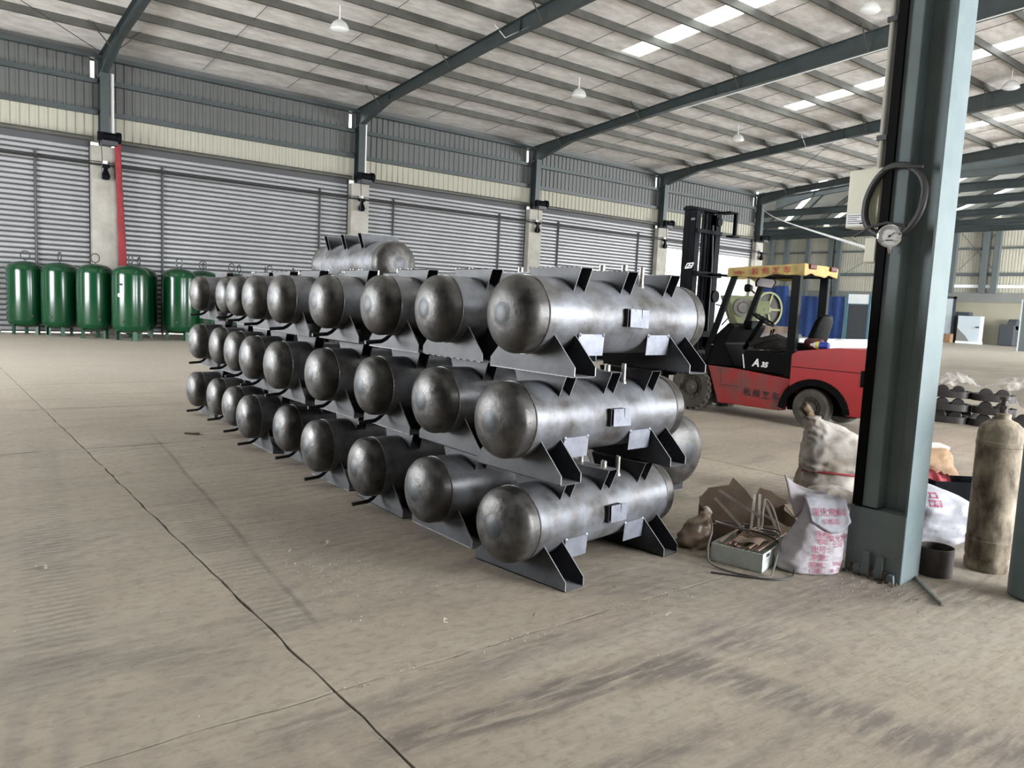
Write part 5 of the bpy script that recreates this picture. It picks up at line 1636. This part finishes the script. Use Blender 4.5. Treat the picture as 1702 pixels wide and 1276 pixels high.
c4 = spline([ip(-0.2, 0.06, 0.20), ip(0.0, 0.0, 0.172), ip(0.16, -0.03, 0.165), ip(0.18, 0.05, 0.17), ip(0.05, 0.10, 0.18), ip(-0.16, 0.10, 0.20)])
tag(build('cable', MB().tube(c1, 0.006, 8).tube(c4, 0.006, 8), 'cable_grey'), 'grey cable looped over the white carton, its left loop touching the floor', 'cable')
tag(build('cable', MB().tube(c2, 0.0055, 8), 'hose_black'), 'dark cable curling off the white carton across the floor crack', 'cable')
tag(build('cable', MB().tube(c3, 0.0065, 8), 'strap_grey'), 'pale cable arching up over the torn cardboard box', 'cable')

# ------------------------------------------------------------------ pile of black castings under plastic film
def casting_mesh():
    mb = MB()
    out, inn = [], []
    n = 40
    for k in range(n):
        a = 2 * PI * k / n
        c, s = math.cos(a), math.sin(a)
        out.append((0.30 * math.copysign(abs(c) ** 0.55, c), 0.22 * math.copysign(abs(s) ** 0.75, s)))
        inn.append((0.245 * math.copysign(abs(c) ** 0.6, c), 0.165 * math.copysign(abs(s) ** 0.8, s)))
    vs = [(x, y, z) for z in (0, 0.105) for x, y in out] + [(x, y, z) for z in (0, 0.105) for x, y in inn]
    fs = []
    for k in range(n):
        j = (k + 1) % n
        fs += [(k, j, n + j, n + k), (3 * n + k, 3 * n + j, 2 * n + j, 2 * n + k), (n + k, n + j, 3 * n + j, 3 * n + k), (2 * n + k, 2 * n + j, j, k)]
    mb.add(vs, fs)
    mb.box(-0.245, 0.245, -0.16, 0.16, 0.015, 0.03)
    return mb.mesh('casting', 'cast_iron', True, angle=40)


boss = MB().lathe([(0.0, 0.0), (0.085, 0.0), (0.095, 0.01), (0.095, 0.08), (0.085, 0.09), (0.03, 0.09), (0.03, 0.05), (0, 0.05)], 24, 'Y').mesh('boss', 'cast_iron', True)
cme = casting_mesh()
cpos = [((13.10, 5.25, 0.0), 'lowest, left end of the pile'), ((13.24, 4.66, 0.0), 'lowest, right end of the pile'), ((13.06, 5.22, 0.20), 'second layer, left end'), ((13.20, 4.63, 0.20), 'second layer, right end'),
        ((13.10, 5.24, 0.40), 'top layer, left end'), ((13.22, 4.66, 0.40), 'top layer, right end'), ((13.62, 5.30, 0.0), 'behind the pile at its left end'), ((13.85, 4.55, 0.0), 'behind the pile at its right end')]
for i, (p, lab) in enumerate(cpos):
    t = thing('casting', 'black ring-shaped iron casting, ' + lab, 'casting', p, math.radians(-72 + 3 * (i % 3)), 'black iron castings')
    obj('ring', cme, t)
    for bx_ in (-0.11, 0.11):
        obj('boss', boss, t, (bx_, -0.14, 0.10))
for i, (p, sc_, lab) in enumerate((((13.42, 5.33, 0.60), (0.30, 0.26), 'left'), ((13.60, 4.50, 0.60), (0.30, 0.30), 'right'))):
    t = thing('plastic_sheet', 'crumpled clear plastic sheet over the %s end of the casting pile' % lab, 'plastic sheet', p, IMX)
    def shp(u, v, sc_=sc_, i=i):
        x, y = (u - 0.5) * 2, (v - 0.5) * 2
        r = math.sqrt(x * x + y * y)
        z = 0.17 * max(0, 1 - r * r * 0.8) + 0.055 * noise.noise(Vector((x * 3, y * 3, i * 5))) + 0.03 * noise.noise(Vector((x * 7, y * 7, i * 5)))
        if i == 1 and x > 0.3:
            z -= (x - 0.3) * 0.45
        return (x * sc_[0], y * sc_[1], z)
    o = build('film', MB().grid(shp, 26, 26), 'plastic_film', t, True, False, 50)
t = thing('tyre_scrap', 'dark lump of scrap cut by the right edge, beyond the rusty cylinder', 'scrap', (13.2, 3.85, 0), 0.3)
build('lump', MB().loft([(0, 0, 0, 0.22, 0.2, 0), (0, 0, 0.15, 0.25, 0.22, 0), (0, 0, 0.30, 0.17, 0.16, 0), (0, 0, 0.36, 0.05, 0.05, 0)], 20, wob=0.06, freq=5), 'cast_iron', t, True, False)

# ------------------------------------------------------------------ press, planks and panels behind the forklift
PX = Vector((16.2, 11.3, 0))
t = thing('punch_press', 'pale green punch press with a big flywheel, behind the forklift', 'press', PX, math.radians(-38))
build('base', MB().box(-0.45, 0.35, -0.4, 0.5, 0, 0.95), 'press_dark', t, False, False, bevel=0.03)
build('head', MB().prism([(-0.62, 2.0), (0.15, 2.0), (0.15, 1.2), (-0.28, 1.2), (-0.42, 1.5)], -0.35, 0.35, 'XZ'), 'press_green', t, False, False, bevel=0.03)
build('frame', MB().box(-0.40, 0.12, -0.28, 0.3, 0.9, 1.2), 'press_dark', t, False, False)
build('gear', MB().lathe([(0, 0.0), (0.22, 0.0), (0.22, -0.05), (0.14, -0.055), (0.12, -0.09), (0, -0.09)], 24, 'Y', (-0.25, -0.35, 1.72)), 'press_dark', t, True, False)
fl = MB().lathe([(0.385, -0.05), (0.43, -0.06), (0.43, 0.08), (0.385, 0.07)], 44, 'Y')
fl.lathe([(0, -0.06), (0.08, -0.06), (0.08, 0.06), (0, 0.06)], 20, 'Y')
for k in range(5):
    a = 2 * PI * k / 5
    fl.bar((0.07 * math.cos(a), 0, 0.07 * math.sin(a)), (0.40 * math.cos(a), 0, 0.40 * math.sin(a)), 0.05, 0.05, up=(0, 1, 0))
w = build('flywheel', fl, 'press_rim', t, True, False)
w.location, w.rotation_euler = (0.42, -0.15, 1.70), (0, 0, 0.42)
build('flywheel_web', MB().lathe([(0.40, 0.03), (0.0, 0.03)], 32, 'Y').lathe([(0.40, 0.035), (0.0, 0.035)], 32, 'Y'), 'press_dark', w, True, False)
build('motor_box', MB().box(0.02, 0.34, -0.60, -0.36, 1.58, 1.90), 'press_green', t, False, False, bevel=0.02)
lettering('c', 0.13, (0.20, -0.603, 1.70), (1, 0, 0), (0, 0, 1), 'ink_dark', t, 'mark')
LAYER = ['lowest', 'second', 'third', 'topmost']
ROWN = ['front', 'second', 'third', 'rear']
for k in range(16):
    rr = random.Random(40 + k)
    o = build('plank', MB().box(-0.62, 0.62, -0.058, 0.058, 0, 0.035), 'scrap_wood', None, False, False)
    d = 0.21 * (k % 4) - 0.315
    o.location = (15.0 + 0.523 * d, 10.1 + 0.853 * d, 1.182 + 0.038 * (k // 4))
    o.rotation_euler = (0, 0, rr.uniform(-0.05, 0.05) - 0.55)
    tag(o, 'brown board stacked on the bench behind the forklift, %s layer, %s of its row' % (LAYER[k // 4], ROWN[k % 4]), 'board', 'boards stacked behind the forklift')
t = thing('work_bench', 'dark bench carrying a stack of boards behind the forklift seat', 'bench', (15.0, 10.1, 0), -0.55)
build('bench_top', MB().box(-0.75, 0.75, -0.45, 0.45, 1.12, 1.18), 'press_dark', t, False, False)
for sx in (-0.68, 0.68):
    for sy_ in (-0.38, 0.38):
        build('leg', MB().box(sx - 0.04, sx + 0.04, sy_ - 0.04, sy_ + 0.04, 0, 1.12), 'press_dark', t, False, False)
t = thing('panel_stack', 'long low stack of white panels on the floor beyond the forklift', 'panels', (36.4, 21.8, 0))
for k in range(4):
    build('panel', MB().box(36.4 + 0.05 * (k % 2), 46, 21.8, 23.4, 0.105 * k, 0.105 * k + 0.10), 'white_panel', t, smooth=False)
t = thing('tarpaulin_wall', 'big blue tarpaulin screen far behind the forklift', 'tarpaulin', (57, 34.5, 0))


def tarp(y0, y1, z1, ph):
    return lambda u, v: (57 + 0.05 * math.sin(u * 40 + ph) + 0.06 * math.sin(u * 17 + v * 3), y0 + (y1 - y0) * u, z1 * v + 0.05 * math.sin(u * 12) * v)


build('sheet', MB().grid(tarp(31.1, 36.2, 3.25, 0), 90, 8), 'tarp_blue', t, True, True, 60)
build('sheet', MB().grid(tarp(36.0, 41.0, 4.0, 2), 90, 8), 'tarp_blue', t, True, True, 60)
build('pole', MB().cyl((57.15, 36.1, 0), (57.15, 36.1, 4.1), 0.06, 8).cyl((57.15, 31.2, 0), (57.15, 31.2, 3.3), 0.06, 8).tube([(57.1, 31.1, 3.3), (57.1, 36.1, 3.3), (57.1, 36.1, 4.05), (57.1, 41, 4.05)], 0.05, 6), 'far_column', t)
t = thing('office_cabin', 'small white partition cabin with a dark door, right of the blue tarpaulin', 'cabin', (57, 29.4, 0))
build('panel', MB().box(56.95, 57.05, 29.0, 30.9, 2.75, 3.5), 'white_panel', t, smooth=False)
build('panel', MB().box(56.95, 57.05, 26.5, 29.05, 0.1, 3.45), 'pale_blue_panel', t, smooth=False)
build('door', MB().box(56.97, 57.03, 29.2, 30.75, 0.05, 2.72), 'door_dark', t, smooth=False)
build('door_frame', MB().box(56.92, 57.06, 30.8, 31.0, 0, 3.5).box(56.92, 57.06, 29.02, 29.18, 0, 3.5).box(56.92, 57.06, 29.1, 30.9, 2.70, 2.78), 'frame_teal', t, smooth=False)
t = thing('gate_panel', 'tall pale blue sheet panel standing right of the column by the far wall', 'panel', (71, 29.8, 0))
build('sheet', MB().box(70.9, 71.0, 28.9, 34.0, 0.25, 3.75), 'pale_blue_panel', t, smooth=False)
build('edge', MB().box(70.88, 71.02, 28.7, 28.9, 0, 3.95).box(70.88, 71.02, 28.7, 34.0, 3.75, 3.95).box(70.88, 71.02, 28.9, 34, 0, 0.25), 'door_dark', t, smooth=False)
t = thing('metal_cabinet', 'pale metal cabinet door leaning at the far wall with a dark lower corner', 'cabinet', (70.5, 27.3, 0))
build('body', MB().box(70.45, 71.2, 26.45, 28.2, 0.18, 2.32), 'pale_blue_panel', t, smooth=False)
build('dark_corner', MB().prism([(28.2, 0.2), (28.2, 1.3), (27.5, 0.65), (27.2, 0.2)], 70.42, 70.46, 'YZ'), 'far_grey', t, smooth=False)
build('handle', MB().box(70.38, 70.45, 26.5, 26.75, 1.35, 1.47), 'door_dark', t, smooth=False)
build('plinth', MB().box(70.3, 71.2, 26.4, 28.2, 0, 0.18), 'white_panel', t, smooth=False)
t = thing('dark_cabinet', 'black cabinet behind the pale one at the far wall', 'cabinet', (71.2, 28.6, 0))
build('body', MB().box(71.25, 72.0, 27.7, 29.2, 0, 2.65), 'door_dark', t, smooth=False)
t = thing('carton', 'brown carton on the floor left of the pale far cabinet', 'carton', (69.9, 28.65, 0))
build('body', MB().box(69.6, 70.2, 28.35, 28.95, 0, 0.75), 'paper_brown', t, smooth=False)
t = thing('white_drum', 'small white drum beside the brown carton at the far wall', 'drum', (69.9, 29.2, 0))
build('body', MB().lathe([(0, 0), (0.17, 0), (0.18, 0.05), (0.18, 0.65), (0.12, 0.72), (0, 0.74)], 16), 'white_panel', t, world=False)
t = thing('dark_machine', 'dark machine block at the right end of the far wall', 'machine', (71, 24.6, 0))
build('body', MB().box(70.9, 71.9, 24.0, 25.2, 0, 1.75), 'door_dark', t, smooth=False, bevel=0.1)
build('hood', MB().cyl((71.4, 24.0, 1.75), (71.4, 24.6, 1.75), 0.45, 16), 'door_dark', t)
t = thing('cyan_sheet', 'pale cyan sheet leaning outside the half-open shutter', 'sheet', (33.3, 29.6, 0))
build('sheet', MB().box(36.9, 37.5, 29.5, 29.6, 0, 2.6), 'cyan_sheet', t, smooth=False)
t = thing('sagging_wire', 'thin white wire sagging from the end of the shutter wall to the column', 'wire', (39.5, 27.2, 7.5))
wp = [(39.3 + (4.66 - 39.3) * k / 30, 27.0 + (2.42 - 27.0) * k / 30, 7.75 + (1.99 - 7.75) * k / 30 - 0.12 * math.sin(PI * k / 30)) for k in range(31)]
build('strand', MB().tube(wp, 0.010, 6), 'white_plastic', t)
t = thing('litter_bag', 'torn white plastic bag on the floor at the left edge by the shutter', 'bag', (1.75, 26.75, 0), 0.2)
build('film', MB().loft([(0, 0, 0, 0.42, 0.25, 0), (0, 0, 0.06, 0.46, 0.27, 0.2), (0.1, 0, 0.15, 0.30, 0.18, 0.2), (-0.1, 0, 0.24, 0.10, 0.08, 0)], 26, wob=0.10, freq=4), 'sack_clean', t, True, False, 60)

# ------------------------------------------------------------------ scraps and crumbs on the floor
SC = [((2.015, 2.952), 0.030, 'chip_pale', 'pale curled metal chip in front of the stack, left of the front saddle'), ((3.002, 2.414), 0.028, 'chip_pale', 'pale nut-like chip on the bare floor in front of the front tank'),
      ((2.373, 8.459), 0.075, 'chip_dark', 'dark flat scrap on the floor left of the rear tanks'), ((0.517, 4.701), 0.045, 'chip_pale', 'pale torn scrap at the left side of the floor'),
      ((2.264, 7.665), 0.035, 'chip_pale', 'pale scrap on the floor below the dark flat one'), ((2.01, 4.35), 0.032, 'chip_pale', 'pale ring-shaped shaving beside the middle of the stack'),
      ((2.30, 4.30), 0.022, 'chip_pale', 'small pale shaving close under the third tank'), ((1.77, 4.28), 0.024, 'chip_pale', 'pale shaving at the left of the shavings patch'),
      ((3.30, 2.52), 0.016, 'chip_pale', 'tiny pale chip beside the floor crack, under the carton cable'), ((3.72, 2.42), 0.014, 'chip_pale', 'tiny pale chip in front of the white carton'),
      ((2.42, 2.78), 0.016, 'chip_dark', 'dark chip in front of the foot of the front saddle'), ((3.05, 2.86), 0.014, 'chip_dark', 'small dark flake right of the front saddle foot')]
for k, ((x, y), s, m, lab) in enumerate(SC):
    rr = random.Random(90 + k)
    mb = MB()
    if s > 0.07:
        mb.bar((-s, 0, 0.008), (s, 0.02, 0.012), 0.03, 0.012).bar((-0.2 * s, -0.01, 0.008), (-0.6 * s, -0.05, 0.008), 0.02, 0.01)
    else:
        p = [(s * math.cos(a), s * math.sin(a) * 0.7, 0.008 + 0.012 * math.sin(a * 1.7 + k) ** 2) for a in [0.3 * i for i in range(14)]]
        mb.tube(p[:9], s * 0.16, 6, flat=0.6)
    o = build('scrap_chip', mb, m, None, True, False)
    o.location, o.rotation_euler = (x, y, 0.004), (0, 0, rr.uniform(0, 6))
    tag(o, lab, 'scrap')
cr1 = MB()
rr = random.Random(5)


def crumb(mb, x, y, s):
    a = rr.uniform(0, 6)
    c, q = math.cos(a) * s, math.sin(a) * s
    mb.add([(x + c, y + q, 0.0005), (x - q * 0.7, y + c * 0.7, 0.0005), (x - c * 0.8, y - q, 0.0005), (x + q * .2, y - c * .2, s * 0.9)], [(0, 1, 3), (1, 2, 3), (2, 0, 3)])


for k in range(900):
    q = rr.random()
    if q < 0.45:
        x, y = rr.gauss(1.95, 0.22), rr.gauss(4.0, 0.45)
    elif q < 0.6:
        x, y = rr.uniform(1.3, 3.4), 2.655 + rr.gauss(0, 0.03)
    elif q < 0.75:
        x, y = rr.gauss(4.45, 0.25), rr.gauss(2.10, 0.15)
    else:
        x, y = rr.uniform(0.2, 5), rr.uniform(1.2, 7)
    crumb(cr1, x, y, rr.uniform(0.002, 0.007))
o = build('crumbs', cr1, 'chip_pale', smooth=False)
tag(o, 'fine pale metal shavings and crumbs scattered over the concrete floor', 'debris', kind='stuff')
rb = MB()
for k in range(60):
    x, y = 4.545 + rr.gauss(0, 0.02), rr.uniform(2.0, 2.33)
    crumb(rb, x, y, rr.uniform(0.008, 0.02))
tag(build('rubble', rb, 'chip_dark', smooth=False), 'dark rubble and dirt along the foot of the steel column', 'rubble', kind='stuff')
